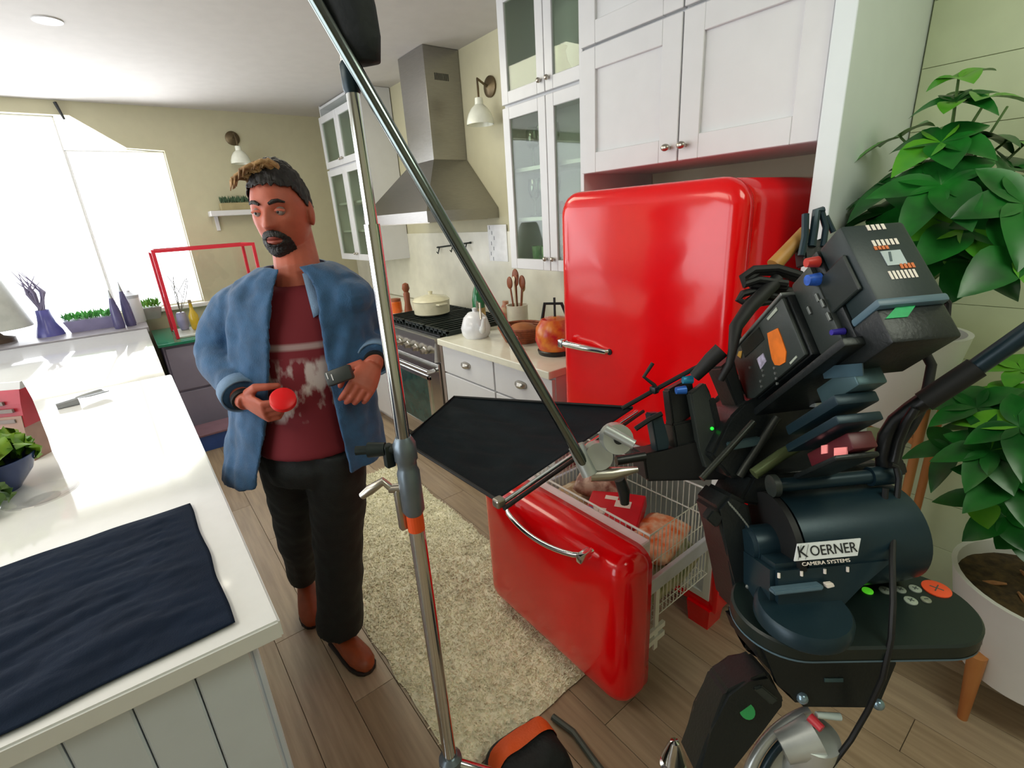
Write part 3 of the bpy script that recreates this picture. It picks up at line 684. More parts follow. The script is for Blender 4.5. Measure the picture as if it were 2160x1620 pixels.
bwl = thing('salad_bowl', 'dark blue bowl heaped with lettuce at the left edge of the island', 'bowl', (-1.98, -0.44, ZI))
bc_ = V((-1.96, -0.445, ZI))
MB().lathe(bc_, [(0.05, 0), (0.055, 0.008), (0.09, 0.05), (0.108, 0.10), (0.104, 0.10), (0.085, 0.052), (0.05, 0.014)], 26).obj('bowl', M('navy_glaze', '#2d3f6e', 0.25, var=0.1), bwl, True)
def leaf_ball(c, R, n, size, name, mat, parent, flat=0.6):
    g = MB()
    for i in range(n):
        a = random.uniform(0, 2*PI); zz = random.uniform(0.0, 1); r_ = math.sqrt(1-zz*zz)
        d = V((r_*math.cos(a), r_*math.sin(a), zz*flat)); p = V(c)+d*R*random.uniform(0.6, 1.0)
        t = d.cross(V((random.random(), random.random(), 1))).normalized(); b = d.cross(t).normalized(); s = size*random.uniform(0.7, 1.2)
        f = lambda u, v: p+t*(u-.5)*s*(1.6-abs(v-.5))+b*(v-.5)*s+d*(0.35*s*math.sin(u*7+i)*math.sin(v*5+i*2)+0.2*s)
        g.grid(f, 4, 4)
    return g.obj(name, mat, parent, 'all')
leaf_ball(bc_+V((0, 0, 0.085)), 0.10, 36, 0.06, 'lettuce', M('lettuce_green', '#8fb022', 0.45, col2='#4f8c1e', scale=14), bwl, 0.9)
hb2 = thing('herb_bunch', 'bunch of dark green leaves lying in front of the lettuce bowl', 'herbs', (-1.86, -0.46, ZI))
leaf_ball((-1.80, -0.475, ZI+0.022), 0.075, 26, 0.05, 'leaves', M('dark_green_leaf', '#2e5a33', 0.45, col2='#6f8a3a', scale=9), hb2, 0.9)
pt = MB().lathe((-1.80, -0.335, ZI), [(0.04, 0), (0.06, 0.004), (0.085, 0.014), (0.082, 0.017), (0.055, 0.008)], 28).obj('side_plate', m_clear, None, True)
tag(pt, 'small clear glass plate on the island next to the lettuce bowl', 'plate')

# ================================================================= THINGS ON THE RANGE AND COUNTER
m_wood = M('warm_wood', '#8a4b2c', 0.5, var=0.2, stretch=(1, 1, .3))
m_wood2 = M('pale_wood', '#c8a878', 0.55, var=0.15)
pot = thing('stock_pot', 'cream enamel pot with lid on the back of the range', 'pot', (-3.19, 1.72, 0.948))
MB().lathe((-3.19, 1.72, 0.949), [(0.11, 0), (0.13, 0.012), (0.135, 0.10), (0.14, 0.104), (0.128, 0.104), (0.11, 0.02)], 26).obj('pot_body', M('cream_enamel', '#ddd8bc', 0.2), pot, True)
MB().lathe((-3.19, 1.72, 1.053), [(0.138, 0), (0.12, 0.02), (0.05, 0.035), (0.014, 0.04), (0.018, 0.062), (0.006, 0.066)], 26).obj('lid', M('cream_enamel', '#ddd8bc', 0.2), pot, True)
for s in (-1, 1): MB().tube([(-3.19+s*0.12, 1.69, 1.03), (-3.19+s*0.17, 1.69, 1.035), (-3.19+s*0.17, 1.75, 1.035), (-3.19+s*0.12, 1.75, 1.03)], 0.008, 8).obj('handle', M('cream_enamel', '#ddd8bc', 0.2), pot, True)
pm = thing('pepper_mill', 'brown wooden pepper mill left of the range', 'mill', (-3.58, 1.72, 0.915))
MB().lathe((-3.58, 1.72, 0.915), [(0.032, 0), (0.032, 0.02), (0.022, 0.08), (0.026, 0.15), (0.018, 0.165), (0.03, 0.19), (0.024, 0.225), (0.006, 0.235)], 16).obj('mill_body', m_wood, pm, True)
oj = thing('orange_jar', 'orange lidded jar on the counter left of the range', 'jar', (-3.68, 1.66, 0.915))
MB().lathe((-3.68, 1.66, 0.915), [(0.045, 0), (0.05, 0.01), (0.05, 0.085), (0.045, 0.09)], 18).obj('jar', M('orange_glaze', '#d8641e', 0.3, var=0.1), oj, True)
MB().lathe((-3.68, 1.66, 1.005), [(0.047, 0), (0.047, 0.02), (0.01, 0.024)], 18).obj('lid', m_wood, oj, True)
ke = thing('kettle', 'white glazed kettle on the counter beside the green bottle', 'kettle', (-2.435, 1.595, 0.915))
MB().lathe((-2.435, 1.595, 0.915), [(0.07, 0), (0.085, 0.02), (0.09, 0.06), (0.07, 0.12), (0.04, 0.15), (0.012, 0.155), (0.015, 0.175), (0.005, 0.18)], 24).obj('pot', M('white_glaze', '#e4e6ea', 0.15), ke, True)
MB().tube([(-2.365, 1.59, 0.96), (-2.305, 1.56, 1.0), (-2.275, 1.55, 1.06)], [0.022, 0.015, 0.01], 10).obj('spout', M('white_glaze', '#e4e6ea', 0.15), ke, True)
MB().tube([(-2.495, 1.65, 1.03), (-2.465, 1.64, 1.12), (-2.395, 1.61, 1.12), (-2.365, 1.59, 1.03)], 0.007, 8).obj('handle', m_nickel, ke, True)
wb_ = thing('green_bottle', 'green glass bottle with a tan label behind the white kettle', 'bottle', (-2.555, 1.71, 0.915))
MB().lathe((-2.555, 1.71, 0.915), [(0.036, 0), (0.04, 0.01), (0.04, 0.20), (0.03, 0.25), (0.016, 0.29), (0.014, 0.34)], 18).obj('glass', M('green_bottle_glass', '#1f6a3e', 0.1, var=0.1), wb_, True)
MB().lathe((-2.555, 1.71, 0.975), [(0.0406, 0), (0.0406, 0.09)], 18, cap=False).obj('label_band', M('tan_label', '#b49a5e', 0.5, var=0.3, scale=40), wb_)
MB().lathe((-2.555, 1.71, 1.22), [(0.0165, 0), (0.0155, 0.06), (0.004, 0.062)], 14).obj('foil', M('gold_foil', '#b59a66', 0.4, 0.4), wb_)
sp = thing('spice_jar', 'small jar with a red label between bottle and utensil crock', 'jar', (-2.50, 1.88, 0.915))
MB().lathe((-2.50, 1.88, 0.915), [(0.03, 0), (0.03, 0.13), (0.02, 0.15), (0.02, 0.17)], 14).obj('jar', M('tan_red_label', '#c8a884', 0.4, col2='#b05a44', scale=30), sp, True)
cr_ = thing('utensil_crock', 'cream crock full of wooden spoons on the counter', 'crock', (-2.37, 1.87, 0.915))
cc = V((-2.37, 1.87, 0.915))
MB().lathe(cc, [(0.06, 0), (0.066, 0.01), (0.066, 0.15), (0.07, 0.16), (0.062, 0.16), (0.06, 0.02)], 22).obj('crock', M('cream_crock', '#dedac8', 0.3), cr_, True)
for i, (dx, dy, h, r_, mt) in enumerate(((-.06, .0, .29, .026, m_wood), (-.025, .02, .33, .03, m_wood), (.015, -.01, .31, .024, m_wood), (.05, .01, .30, .028, m_wood), (.03, .03, .27, .022, m_wood2), (.02, -.03, .32, .012, M('ivory_handle', '#e2dcc0', 0.4)))):
    top = cc+V((dx, dy, h)); s = MB().tube([cc+V((dx*.3, dy*.3, .02)), top], 0.006, 6); s.ball(top, (r_, r_*0.45, r_*1.5)); s.obj('spoon', mt, cr_, True)
bk = thing('bread_basket', 'round brown wicker bread basket on the counter', 'basket', (-2.14, 1.72, 0.915))
bkm = MB()
for k in range(7):
    r_ = 0.10+0.006*k; bkm.tube([V((-2.14+r_*math.cos(a*PI/12), 1.72+r_*math.sin(a*PI/12), 0.9235+k*0.0125)) for a in range(24)], 0.0075, 6, closed=True)
bkm.obj('wicker', M('brown_wicker', '#8c4a2a', 0.6, var=0.25, scale=40), bk, True)
MB().ball((-2.14, 1.72, 0.968), (0.09, 0.09, 0.05)).obj('bread', M('bread_crust', '#a8663a', 0.6, var=0.2), bk, True)
ts = thing('red_kettle', 'red and orange patterned kettle with black handle beside the fridge', 'kettle', (-1.80, 1.66, 0.915))
MB().lathe((-1.80, 1.66, 0.915), [(0.09, 0), (0.095, 0.02), (0.09, 0.025)], 22).obj('base', m_black, ts, True)
MB().lathe((-1.80, 1.66, 0.94), [(0.088, 0), (0.105, 0.05), (0.10, 0.11), (0.07, 0.155), (0.02, 0.165)], 26).obj('pot', M('floral_red', '#c01f2c', 0.25, col2='#e0862c', scale=16), ts, True)
MB().tube([(-1.86, 1.62, 1.06), (-1.84, 1.63, 1.17), (-1.77, 1.68, 1.17), (-1.74, 1.71, 1.06)], 0.009, 8).obj('handle', m_black, ts, True)
MB().tube([(-1.8, 1.66, 1.09), (-1.8, 1.66, 1.2)], 0.006, 8).obj('whisk_handle', m_black, ts)
tag(MB().lathe((-2.02, 1.56, 0.915), [(0.02, 0), (0.026, 0.012), (0.02, 0.07), (0.017, 0.07)], 14).obj('salt_cellar', M('white_porcelain', '#e6e8e8', 0.1), None, True), 'small white salt cellar in front of the wicker basket', 'jar')
pc = thing('paper_card', 'white paper card pinned under the hood beside the glass cabinet', 'card', (-2.5, YH-0.01, 1.35))
p0 = on_y(1028, 475, YH-0.012); p1 = on_y(1072, 552, YH-0.012)
MB().b2((p0.x, YH-0.013, p1.z), (p1.x, YH-0.009, p0.z)).obj('sheet', M('white_paper', '#f2f3f4', 0.5), pc)
t2 = MB()
for i in range(7):
    zz = p0.z-0.03-i*0.035; xx = p0.x+0.02+(i*37 % 5)*0.012; t2.b2((xx, YH-0.0136, zz), (xx+0.008, YH-0.0129, zz+0.025))
t2.obj('print', M('grey_ink', '#8a8d92', 0.6), pc)
hk = thing('hook_rail', 'dark metal hook rail with small hooks on the backsplash', 'rail', (-3.0, YH-0.01, 1.4))
p0 = on_y(922, 522, YH-0.02); p1 = on_y(992, 512, YH-0.02)
MB().tube([p0, p1], 0.006, 8).obj('bar', m_iron, hk)
for s in (0.08, 0.5, 0.62, 0.9):
    q = p0.lerp(p1, s); MB().tube([q, q+V((0, -0.012, -0.03)), q+V((0, -0.02, -0.05)), q+V((0, -0.03, -0.035))], 0.005, 6).obj('hook', m_iron, hk)
for s in (0.02, 0.98):
    q = p0.lerp(p1, s); MB().cyl(q, (q.x, YH-0.004, q.z), 0.008).obj('mount', m_iron, hk)

# ================================================================= RUG
rx0, rx1, ry0, ry1 = -2.95, -0.94, 0.43, 1.16
def rugf(u, v):
    x = rx0+(rx1-rx0)*u; yy = ry0+(ry1-ry0)*v
    e = min(1.0, min(u*(rx1-rx0), (1-u)*(rx1-rx0), v*(ry1-ry0), (1-v)*(ry1-ry0))/0.03)
    return V((x+0.012*noise.noise(V((x*9, yy*9, 3))), yy+0.012*noise.noise(V((x*9, yy*9, 7))), 0.004+e*(0.014+0.006*noise.noise(V((x*30, yy*30, 0)))+0.005*noise.noise(V((x*9, yy*9, 5))))))
rug = thing('rug', 'cream shaggy runner rug on the plank floor in front of the range', 'rug', (-1.95, 0.8, 0))
m_rug = M('cream_wool', '#f2eed2', 0.95, var=0.08, scale=25, bump=0.6, bscale=90)
rb = MB().grid(rugf, 150, 56); 
rb.obj('pile_base', m_rug, rug, 'all')
bm = bmesh.new(); rnd = random.Random(3)
for i in range(26000):
    u, v = rnd.random(), rnd.random(); p = rugf(u, v); a = rnd.uniform(0, 2*PI); s = V((math.cos(a), math.sin(a), 0)); l = rnd.uniform(0.01, 0.022)
    q = V((-s.y, s.x, 0))*0.0035; b = rnd.uniform(0.3, 1.0)
    tip = p+s*l*b+V((0, 0, l*0.6)); w1 = bm.verts.new(p-q); w2 = bm.verts.new(p+q); w3 = bm.verts.new(tip); bm.faces.new((w1, w2, w3))
me = bpy.data.meshes.new('tufts'); bm.to_mesh(me); bm.free(); me.materials.append(m_rug)
o = bpy.data.objects.new('tufts', me); COL.objects.link(o); adopt(o, rug); o['kind'] = 'stuff'

# ================================================================= C-STAND, BOOM, FLAG, SANDBAG
PX, PY = -0.853, 0.362
cs = thing('light_stand', 'chrome light stand with orange tape rising through the picture, boom on top', 'stand', (PX, PY, 0))
MB().cyl((PX, PY, 0.20), (PX, PY, 1.12), 0.0175, 0.0175, 20).obj('lower_tube', m_chrome, cs, True)
MB().cyl((PX, PY, 1.10), (PX, PY, 1.60), 0.0140, 0.0140, 20).obj('middle_tube', m_chrome, cs, True)
MB().cyl((PX, PY, 1.58), (PX, PY, 1.93), 0.0108, 0.0108, 20).obj('upper_tube', m_chrome, cs, True)
m_collar = M('grey_casting', '#7d8a94', 0.35, 0.7, var=0.1)
MB().lathe((PX, PY, 1.012), [(0.018, 0), (0.0235, 0.01), (0.0235, 0.10), (0.020, 0.11), (0.020, 0.125), (0.0235, 0.13), (0.0235, 0.165), (0.016, 0.18)], 20).obj('collar', m_collar, cs, True)
MB().lathe((PX, PY, 1.80), [(0.012, 0), (0.0145, 0.006), (0.0145, 0.04), (0.011, 0.045)], 18).obj('top_collar', m_blue_black, cs, True)
LF = -RT; LFh = V((LF.x, LF.y, 0)).normalized()
for zz, s in ((1.167, 1.0), (1.075, 1.0)):
    c = V((PX, PY, zz)); k = MB().cyl(c+LFh*0.015, c+LFh*0.045, 0.011, 0.009, 12)
    if zz > 1.12:
        k.tube([c+LFh*0.04, c+LFh*0.075], [0.014, 0.016], 10); k.tube([c+LFh*0.07, c+LFh*0.10], [0.009, 0.010], 8)
        k.box(c+LFh*0.035+V((0, 0, -0.015)), (0.02, 0.02, 0.05), None, 0.004)
    else:
        k.tube([c+LFh*0.04, c+LFh*0.055+V((0, 0, 0.018)), c+LFh*0.085-V((0, 0, 0.0)), c+LFh*0.105-V((0, 0, 0.014))], [0.008, 0.009, 0.011, 0.008], 10)
        k.box(c+LFh*0.027+V((0, 0, -0.05)), (0.018, 0.018, 0.10), None, 0.004)
    k.obj('clamp_knob', m_nickel if zz < 1.12 else m_iron, cs, True)
MB().cyl((PX, PY, 0.972), (PX, PY, 1.012), 0.0182, 0.0182, 20).obj('tape_band', M('orange_tape', '#e2521a', 0.5, var=0.03), cs)
for a in (-0.35, 0.8, -1.5):
    d = V((math.cos(a), math.sin(a), 0)); b = V((PX, PY, 0))
    MB().tube([b+d*0.02+V((0, 0, .24)), b+d*0.10+V((0, 0, .215)), b+d*0.2+V((0, 0, .06)), b+d*0.46+V((0, 0, .0135))], 0.0125, 12).obj('leg', m_chrome, cs, True)
MB().lathe((PX, PY, 0.17), [(0.03, 0), (0.034, 0.02), (0.03, 0.09), (0.02, 0.1)], 16).obj('leg_casting', m_collar, cs, True)
BA = at(1240, 992, 1.06); BB = V((-0.838, 0.346, 1.868)); bd = (BB-BA).normalized()
bo = thing('boom_arm', 'long dark chrome boom arm slanting across the picture to its grip head', 'boom arm', BB)
MB().cyl(BA, BB+bd*0.45, 0.0108, 0.0108, 18).obj('tube', M('dark_chrome', '#7b8583', 0.16, 1.0, var=0.03), bo, True)
# black cover over the stand's knuckle
bg_ = MB()
c = V((PX+0.0, PY+0.005, 1.895))
rings = []
for k, (z, rx_, off) in enumerate(((-0.065, 0.022, .012), (-0.06, 0.036, .02), (-0.02, 0.046, .016), (0.03, 0.050, .008), (0.08, 0.05, .0), (0.14, 0.045, -.01), (0.18, 0.03, -.015), (0.19, 0.01, -.015))):
    z, rx_, off = z*.84, rx_*.84, off*.84
    rings.append([c+V((0, 0, z))+RT*off+(RT*math.cos(a)+V((FW.x, FW.y, 0))*0.8*math.sin(a))*rx_*(1+0.1*noise.noise(V((math.cos(a)*2, math.sin(a)*2, z*30)))) for a in [2*PI*j/24 for j in range(24)]])
bg_.loft(rings)
tag(bg_.obj('grip_cover', M('black_bag_fabric', '#1a2126', 0.7, var=0.15, bump=0.3, bscale=40), None, 'all'), 'black fabric cover over the knuckle at the top of the light stand', 'cover')
# grip head at the lower end of the boom
gh = thing('grip_clamp', 'silver grip head with T-handle clamped on the lower end of the boom', 'clamp', BA)
vw = (BA-CAM).normalized()
m_cast = M('cast_aluminium', '#b7bdba', 0.38, 0.75, var=0.08)
g0 = at(1232, 978, 1.06)
MB().cyl(at(1215, 940, 1.06), at(1245, 1000, 1.06), 0.018, 0.019, 16).obj('sleeve', m_cast, gh, True)
c1, c2 = at(1262, 962, 1.06), at(1300, 925, 1.04)
MB().cyl(c1+FW*0.025, c1-FW*0.012, 0.032, 0.030, 22).obj('disc', m_cast, gh, True)
MB().cyl(c2+FW*0.02, c2-FW*0.02, 0.034, 0.032, 22).obj('disc', m_cast, gh, True)
MB().cyl(c2-FW*0.02, c2-FW*0.026, 0.010, 0.010, 14).obj('bolt', m_black, gh, True)
MB().tube([at(1278, 905, 1.02), at(1338, 938, 1.0)], [0.011, 0.010], 12).obj('t_handle', m_cast, gh, True)
MB().tube([c2-FW*0.01, at(1308, 920, 1.01)], 0.008, 10).obj('handle_shaft', m_cast, gh, True)
MB().tube([at(1245, 1003, 1.06), at(1290, 1000, 1.06), at(1345, 990, 1.06)], [0.014, 0.016, 0.006], 10).obj('jaw', m_nickel, gh, True)
MB().tube([at(1306, 1010, 1.08), at(1316, 1035, 1.09), at(1318, 1062, 1.10)], [0.012, 0.014, 0.010], 10).obj('wing_knob', m_black, gh, True)
# flag
fg = thing('flag', 'black cloth lighting flag on a wire frame held flat above the freezer drawer', 'flag', (-1.0, 0.7, 1.03))
ZF = 1.03
T_, R_, F_, L_ = on_z(958, 838, ZF), on_z(1335, 862, ZF), on_z(1045, 1056, ZF), on_z(850, 932, ZF)
def flagf(u, v):
    p = L_.lerp(T_, v).lerp(F_.lerp(R_, v), u)
    e = 4*u*(1-u)*4*v*(1-v)
    return p+V((0, 0, -0.018*e**0.5+(0.010*noise.noise(V((u*2.5, v*7+u*3, 0)))+0.005*noise.noise(V((u*5-v*9, v*14, 5))))*min(1, e*3)))
f_ = MB().grid(flagf, 40, 40).obj('cloth', M('black_flag_cloth', '#101a20', 0.75, var=0.1, bump=0.12, bscale=200, spec=0.15), fg, 'all'); solid(f_, 0.002)
MB().tube([F_+V((0, 0, .004)), L_+V((0, 0, .002)), T_+V((0, 0, .002)), R_+V((0, 0, .004))], 0.0042, 8).obj('frame', m_blacksoft, fg, True)
ed = (R_-F_).normalized(); sd = V((ed.y, -ed.x, 0))
MB().cyl(F_+sd*0.012-V((0, 0, .006)), R_+sd*0.012-V((0, 0, .006)), 0.0055).obj('edge_rod', m_chrome, fg, True)
MB().cyl(F_+sd*0.024-V((0, 0, .01)), R_+sd*0.024+ed*0.02-V((0, 0, .01)), 0.005).obj('edge_rod', m_blacksoft, fg, True)
MB().box(F_+sd*0.01+V((0, 0, 0.0)), (0.022, 0.022, 0.02), None, 0.004).obj('corner_clip', m_nickel, fg)
# sandbag on the stand leg
sb = thing('sandbag', 'black sandbag with an orange top band slumped over the stand leg', 'sandbag', (-0.86, 0.62, 0))
sA, sB = on_z(1052, 1600, 0.17), on_z(1165, 1520, 0.17)
ax = (sB-sA).normalized(); sd = V((ax.y, -ax.x, 0)); cM = (sA+sB)/2
def bag(u, v, w_, zt, zb, nm):
    a = u*2-1; x = cM+ax*a*0.115
    th = PI*v
    y_ = -math.cos(th); q = math.sin(th)**0.5 if math.sin(th) > 0 else 0
    e = (1-a**6)**0.5 if abs(a) < 1 else 0
    return V((x.x, x.y, 0))+sd*y_*w_*(0.75+0.25*e)+V((0, 0, zb+(zt-zb)*q*e+0.008*noise.noise(V((u*5, v*5, nm)))))
MB().grid(lambda u, v: bag(u, v, 0.095, 0.15, 0.004, 2), 20, 24).obj('bag', M('black_cordura', '#12161a', 0.7, var=0.2, bump=0.3, bscale=80), sb, 'all')
MB().grid(lambda u, v: bag(u, 0.30+v*0.22, 0.097, 0.158, 0.004, 2)+V((0, 0, 0.004)), 20, 8).obj('band', M('orange_webbing', '#e0581c', 0.6, var=0.08, bump=0.2, bscale=150), sb, 'all')
cb = [on_z(1166, 1512, 0.012), on_z(1210, 1545, 0.012), on_z(1250, 1600, 0.012), on_z(1310, 1680, 0.012)]
tag(MB().tube(cb, 0.011, 8).obj('cable', M('grey_green_cable', '#48504a', 0.5), None, True), 'thick grey green cable on the plank floor beside the sandbag', 'cable')
# chrome spigot of a low stand
ls = thing('low_stand', 'polished chrome top of a low stand near the bottom edge', 'stand', (-0.5, 0.82, 0))
kb = on_z(1420, 1612, 0.12)
MB().lathe((kb.x, kb.y, 0.0), [(0.06, 0), (0.05, 0.02), (0.022, 0.05), (0.022, 0.09)], 18).obj('foot', m_black, ls, True)
MB().lathe((kb.x, kb.y, 0.09), [(0.034, 0), (0.036, 0.03), (0.028, 0.034), (0.028, 0.05), (0.034, 0.056), (0.02, 0.10), (0.012, 0.12), (0.0, 0.125)], 20).obj('spigot', m_chrome, ls, True)
# ================================================================= CAMERA RIG
def slab(mb, poly, d, th, bev=0.0):
    """solid plate facing the lens side: outline at distance d, thickness th away from it"""
    t = MB(); t.prism([at(x, y, d) for x, y in poly], FW*th)
    if bev: bmesh.ops.bevel(t.bm, geom=list(t.bm.edges), offset=bev, segments=2, affect='EDGES')
    me = bpy.data.meshes.new('t'); t.bm.to_mesh(me); t.bm.free(); mb.bm.from_mesh(me); bpy.data.meshes.remove(me); return mb
CL = V((-.599, .407, -.689)).normalized(); CU = V((-.58, .372, .725)); CU = (CU-CL*CU.dot(CL)).normalized()
CS = V((-.552, -.834, -.013)); CS = (CS-CL*CS.dot(CL)-CU*CS.dot(CU)).normalized()
CO = at(1617, 742, 1.0)
def c2w(l, u, s): return CO+CL*l+CU*u+CS*s
CR = Matrix((CS, CL, CU)).transposed()          # local x = side, y = lens direction, z = up
if CR.determinant() < 0: CR = Matrix((-CS, CL, CU)).transposed()
def cbox(mb, l0, l1, u0, u1, s0, s1, bev=0.003):
    return mb.box(c2w((l0+l1)/2, (u0+u1)/2, (s0+s1)/2), (abs(s1-s0), abs(l1-l0), abs(u1-u0)), CR, bev)
def onpl(x, y, n, p0):
    v = ray(x, y); return CAM+v*((p0-CAM).dot(n)/v.dot(n))
def ons(x, y, s): return onpl(x, y, CS, c2w(0, 0, s))
def onl(x, y, l): return onpl(x, y, CL, c2w(l, 0, 0))
m_cam = M('camera_grey_green', '#343b38', 0.42, 0.2, var=0.1, bump=0.05, bscale=150)
m_camd = M('camera_black', '#141a1b', 0.4, 0.1, var=0.12, bump=0.08, bscale=150)
m_batt = M('battery_black', '#1d2c2e', 0.45, var=0.06, bump=0.03, bscale=200)
m_edge = M('worn_edge_grey', '#8b918e', 0.35, 0.6, var=0.1)
m_teal = M('teal_grey_metal', '#4f6a70', 0.35, 0.5, var=0.1)
cc_ = thing('cinema_camera', 'black cinema camera pitched down into the freezer drawer, orange tape on its side', 'camera', CO)
cbox(MB(), -.106, .134, -.065, .068, -.14, -.01, .006).obj('camera_body', m_camd, cc_, True)
sp_ = cbox(MB(), -.102, .130, -.062, .064, -.01, 0.0, .004).obj('side_plate', m_cam, cc_, True)
t = MB(); cbox(t, -.108, .136, .064, .071, -.03, .003, .002); t.obj('edge_strip', m_edge, sp_)
def patch(mb, poly, s, th=0.0015):
    return mb.prism([ons(x, y, s) for x, y in poly], -CS*th)
patch(MB(), [(1562, 728), (1601, 690), (1612, 716), (1571, 754)], .001).obj('display', M('dark_display', '#161c1b', 0.2), sp_)
patch(MB(), [(1618, 703), (1640, 692), (1648, 712), (1658, 742), (1656, 764), (1644, 771), (1634, 770), (1628, 758), (1622, 728)], .0018, .002).obj('tape', M('orange_gaffer_tape', '#e8771c', 0.6, var=0.12, scale=40), sp_)
patch(MB(), [(1596, 757), (1609, 745), (1616, 762), (1604, 779)], .0016).obj('sticker', M('lilac_sticker', '#b4aec6', 0.5, var=0.3, scale=120), sp_)
patch(MB(), [(1555, 750), (1558, 741), (1565, 740), (1562, 756)], .0016).obj('sticker', M('yellow_sticker', '#c79a3c', 0.5), sp_)
patch(MB(), [(1617, 672), (1637, 648), (1640, 654), (1620, 676)], .0016).obj('name_plate', M('pale_name_plate', '#a9b2a4', 0.4), sp_)
patch(MB(), [(1665, 765), (1679, 750), (1681, 754), (1667, 769)], .0016).obj('name_plate', M('pale_name_plate', '#a9b2a4', 0.4), sp_)
t = MB()
for i in range(9):
    x, y = 1583+(i*29) % 60, 775+(i*17) % 45; p = ons(x, y, 0.0); t.cyl(p, p+CS*0.003, 0.003, 0.003, 8)
t.obj('button', m_edge, sp_, kind='stuff')
cbox(MB(), -.17, -.106, -.07, .085, -.15, -.022, .006).obj('rear_module', m_cam, cc_, True)
cbox(MB(), -.19, -.17, -.085, .10, -.15, -.03, .004).obj('battery_mount', m_camd, cc_, True)
bt = cbox(MB(), -.252, -.19, -.055, .10, -.146, -.033, .007).obj('battery', m_batt, cc_, True, label='battery with white and orange print')
t = MB(); cbox(t, -.2545, -.19, -.062, -.048, -.147, -.031, .004); t.obj('bottom_edge', M('slate_edge', '#56707e', 0.4), bt, True)
def rpatch(mb, poly, l, th=0.001): return mb.prism([onl(x, y, l) for x, y in poly], CL*th)
LB = -.2533
def rquad(x0, y0, w_, h_, sk=0.54):
    return [(x0, y0), (x0+w_, y0-w_*0.09), (x0+w_+h_*sk, y0+h_-w_*0.09), (x0+h_*sk, y0+h_)]
t = MB()
for x0, y0, n_, w_, h_ in ((1826, 475, 4, 9, 11), (1838, 507, 6, 8, 12), (1873, 572, 7, 7, 17)):
    for i in range(n_): rpatch(t, rquad(x0+i*(w_+1.5), y0-i*(w_+1.5)*0.09, w_*0.72, h_), LB)
t.obj('white_lettering', M('white_print', '#f0e6dc', 0.4), bt, kind='stuff')
t = MB()
for x0, y0, n_, w_, h_ in ((1843, 520, 4, 7, 7), (1897, 556, 4, 7, 10)):
    for i in range(n_): rpatch(t, rquad(x0+i*(w_+1), y0-i*(w_+1)*0.09, w_*0.8, h_), LB)
t.obj('orange_lettering', M('orange_print', '#d8743c', 0.5), bt, kind='stuff')
rpatch(MB(), rquad(1857, 530, 42, 30), LB).obj('white_panel', M('pale_panel', '#b8c6ca', 0.4), bt)
rpatch(MB(), rquad(1874, 531, 5, 20, 0.2), LB-.0006).obj('panel_mark', M('dark_mark', '#4a5c62', 0.5), bt)
lowb = cbox(MB(), -.245, -.12, -.122, -.06, -.145, -.032, .006).obj('power_module', m_camd, cc_, True)
MB().prism([onl(x, y, -.2465) for x, y in ((1868, 672), (1890, 648), (1933, 642), (1915, 668))], CL*.001).obj('green_label', M('green_label', '#1fae66', 0.4, var=0.15, scale=60), lowb)
for (x, y, r_, mt) in ((1714, 553, .010, M('red_connector', '#c83a30', 0.4)), (1716, 590, .012, M('blue_connector', '#2f62c8', 0.35, var=0.25, scale=80)), (1768, 700, .006, M('violet_connector', '#3a2f9c', 0.4))):
    p = ons(x, y, -.018); MB().tube([p-CS*.01, p+CS*.012], [r_, r_*0.8], 12).obj('connector', mt, cc_, True)
t = MB()
for x, y in ((1724, 628), (1735, 640), (1707, 655), (1748, 668)):
    p = ons(x, y, -.02); t.box(p, (0.004, 0.006, 0.016), CR, 0.001)
t.obj('switch', m_edge, cc_)
cbox(MB(), -.24, -.15, -.02, .05, -.033, -.026, .003).obj('module_panel', M('dark_green_panel', '#1d2624', 0.35), cc_)
# plates under the camera
cbox(MB(), -.20, .13, -.098, -.082, -.15, .004, .003).obj('base_plate', m_camd, cc_, True)
lc = cbox(MB(), -.155, -.055, -.150, -.112, -.08, -.028, .004).obj('lens_control_box', m_teal, cc_, True)
patch(MB(), [(1732, 773), (1818, 766), (1820, 793), (1738, 799)], -.026, .002).obj('screen', M('grey_lcd', '#3e5560', 0.15, var=0.2), lc)
cbox(MB(), -.13, .03, -.172, -.152, -.075, -.0, .004).obj('bridge_plate', m_blue_black, cc_, True)
cbox(MB(), -.115, .05, -.200, -.184, -.08, .0, .003).obj('sliding_plate', m_blue_black, cc_, True)
ld = cbox(MB(), -.085, .04, -.238, -.208, -.075, -.03, .003).obj('lock_module', M('dark_red_module', '#5a1f26', 0.4, var=0.2), cc_, True)
for x, y, w_ in ((1738, 948, 12), (1772, 953, 26)): patch(MB(), [(x-w_/2, y-8), (x+w_/2, y-10), (x+w_/2, y+8), (x-w_/2, y+10)], -.028, .003).obj('lamp', M('pink_lamp', '#f08e8a', 0.4, emit=0.5), ld)
cbox(MB(), -.075, .06, -.252, -.242, -.08, .0, .004).obj('dovetail', m_camd, cc_, True)
t = MB()
for x, y, w_, h_ in ((1735, 855, 30, 9), (1772, 852, 22, 9), (1748, 912, 20, 14), (1788, 895, 16, 34), (1822, 908, 16, 10)):
    slab(t, [(x-w_/2, y-h_/2), (x+w_/2, y-h_/2-2), (x+w_/2, y+h_/2-2), (x-w_/2, y+h_/2)], 1.02, .03, .002)
t.obj('plate_clamp', M('pale_clamp', '#b6bcb8', 0.35, 0.5), cc_, True)
t = MB(); t.tube([at(1590, 1000, 1.0), at(1650, 958, 1.0), at(1712, 925, 1.02)], .012, 10); t.obj('olive_rod', M('olive_anodised', '#5d6a45', 0.35, 0.4), cc_, True)
t = MB()
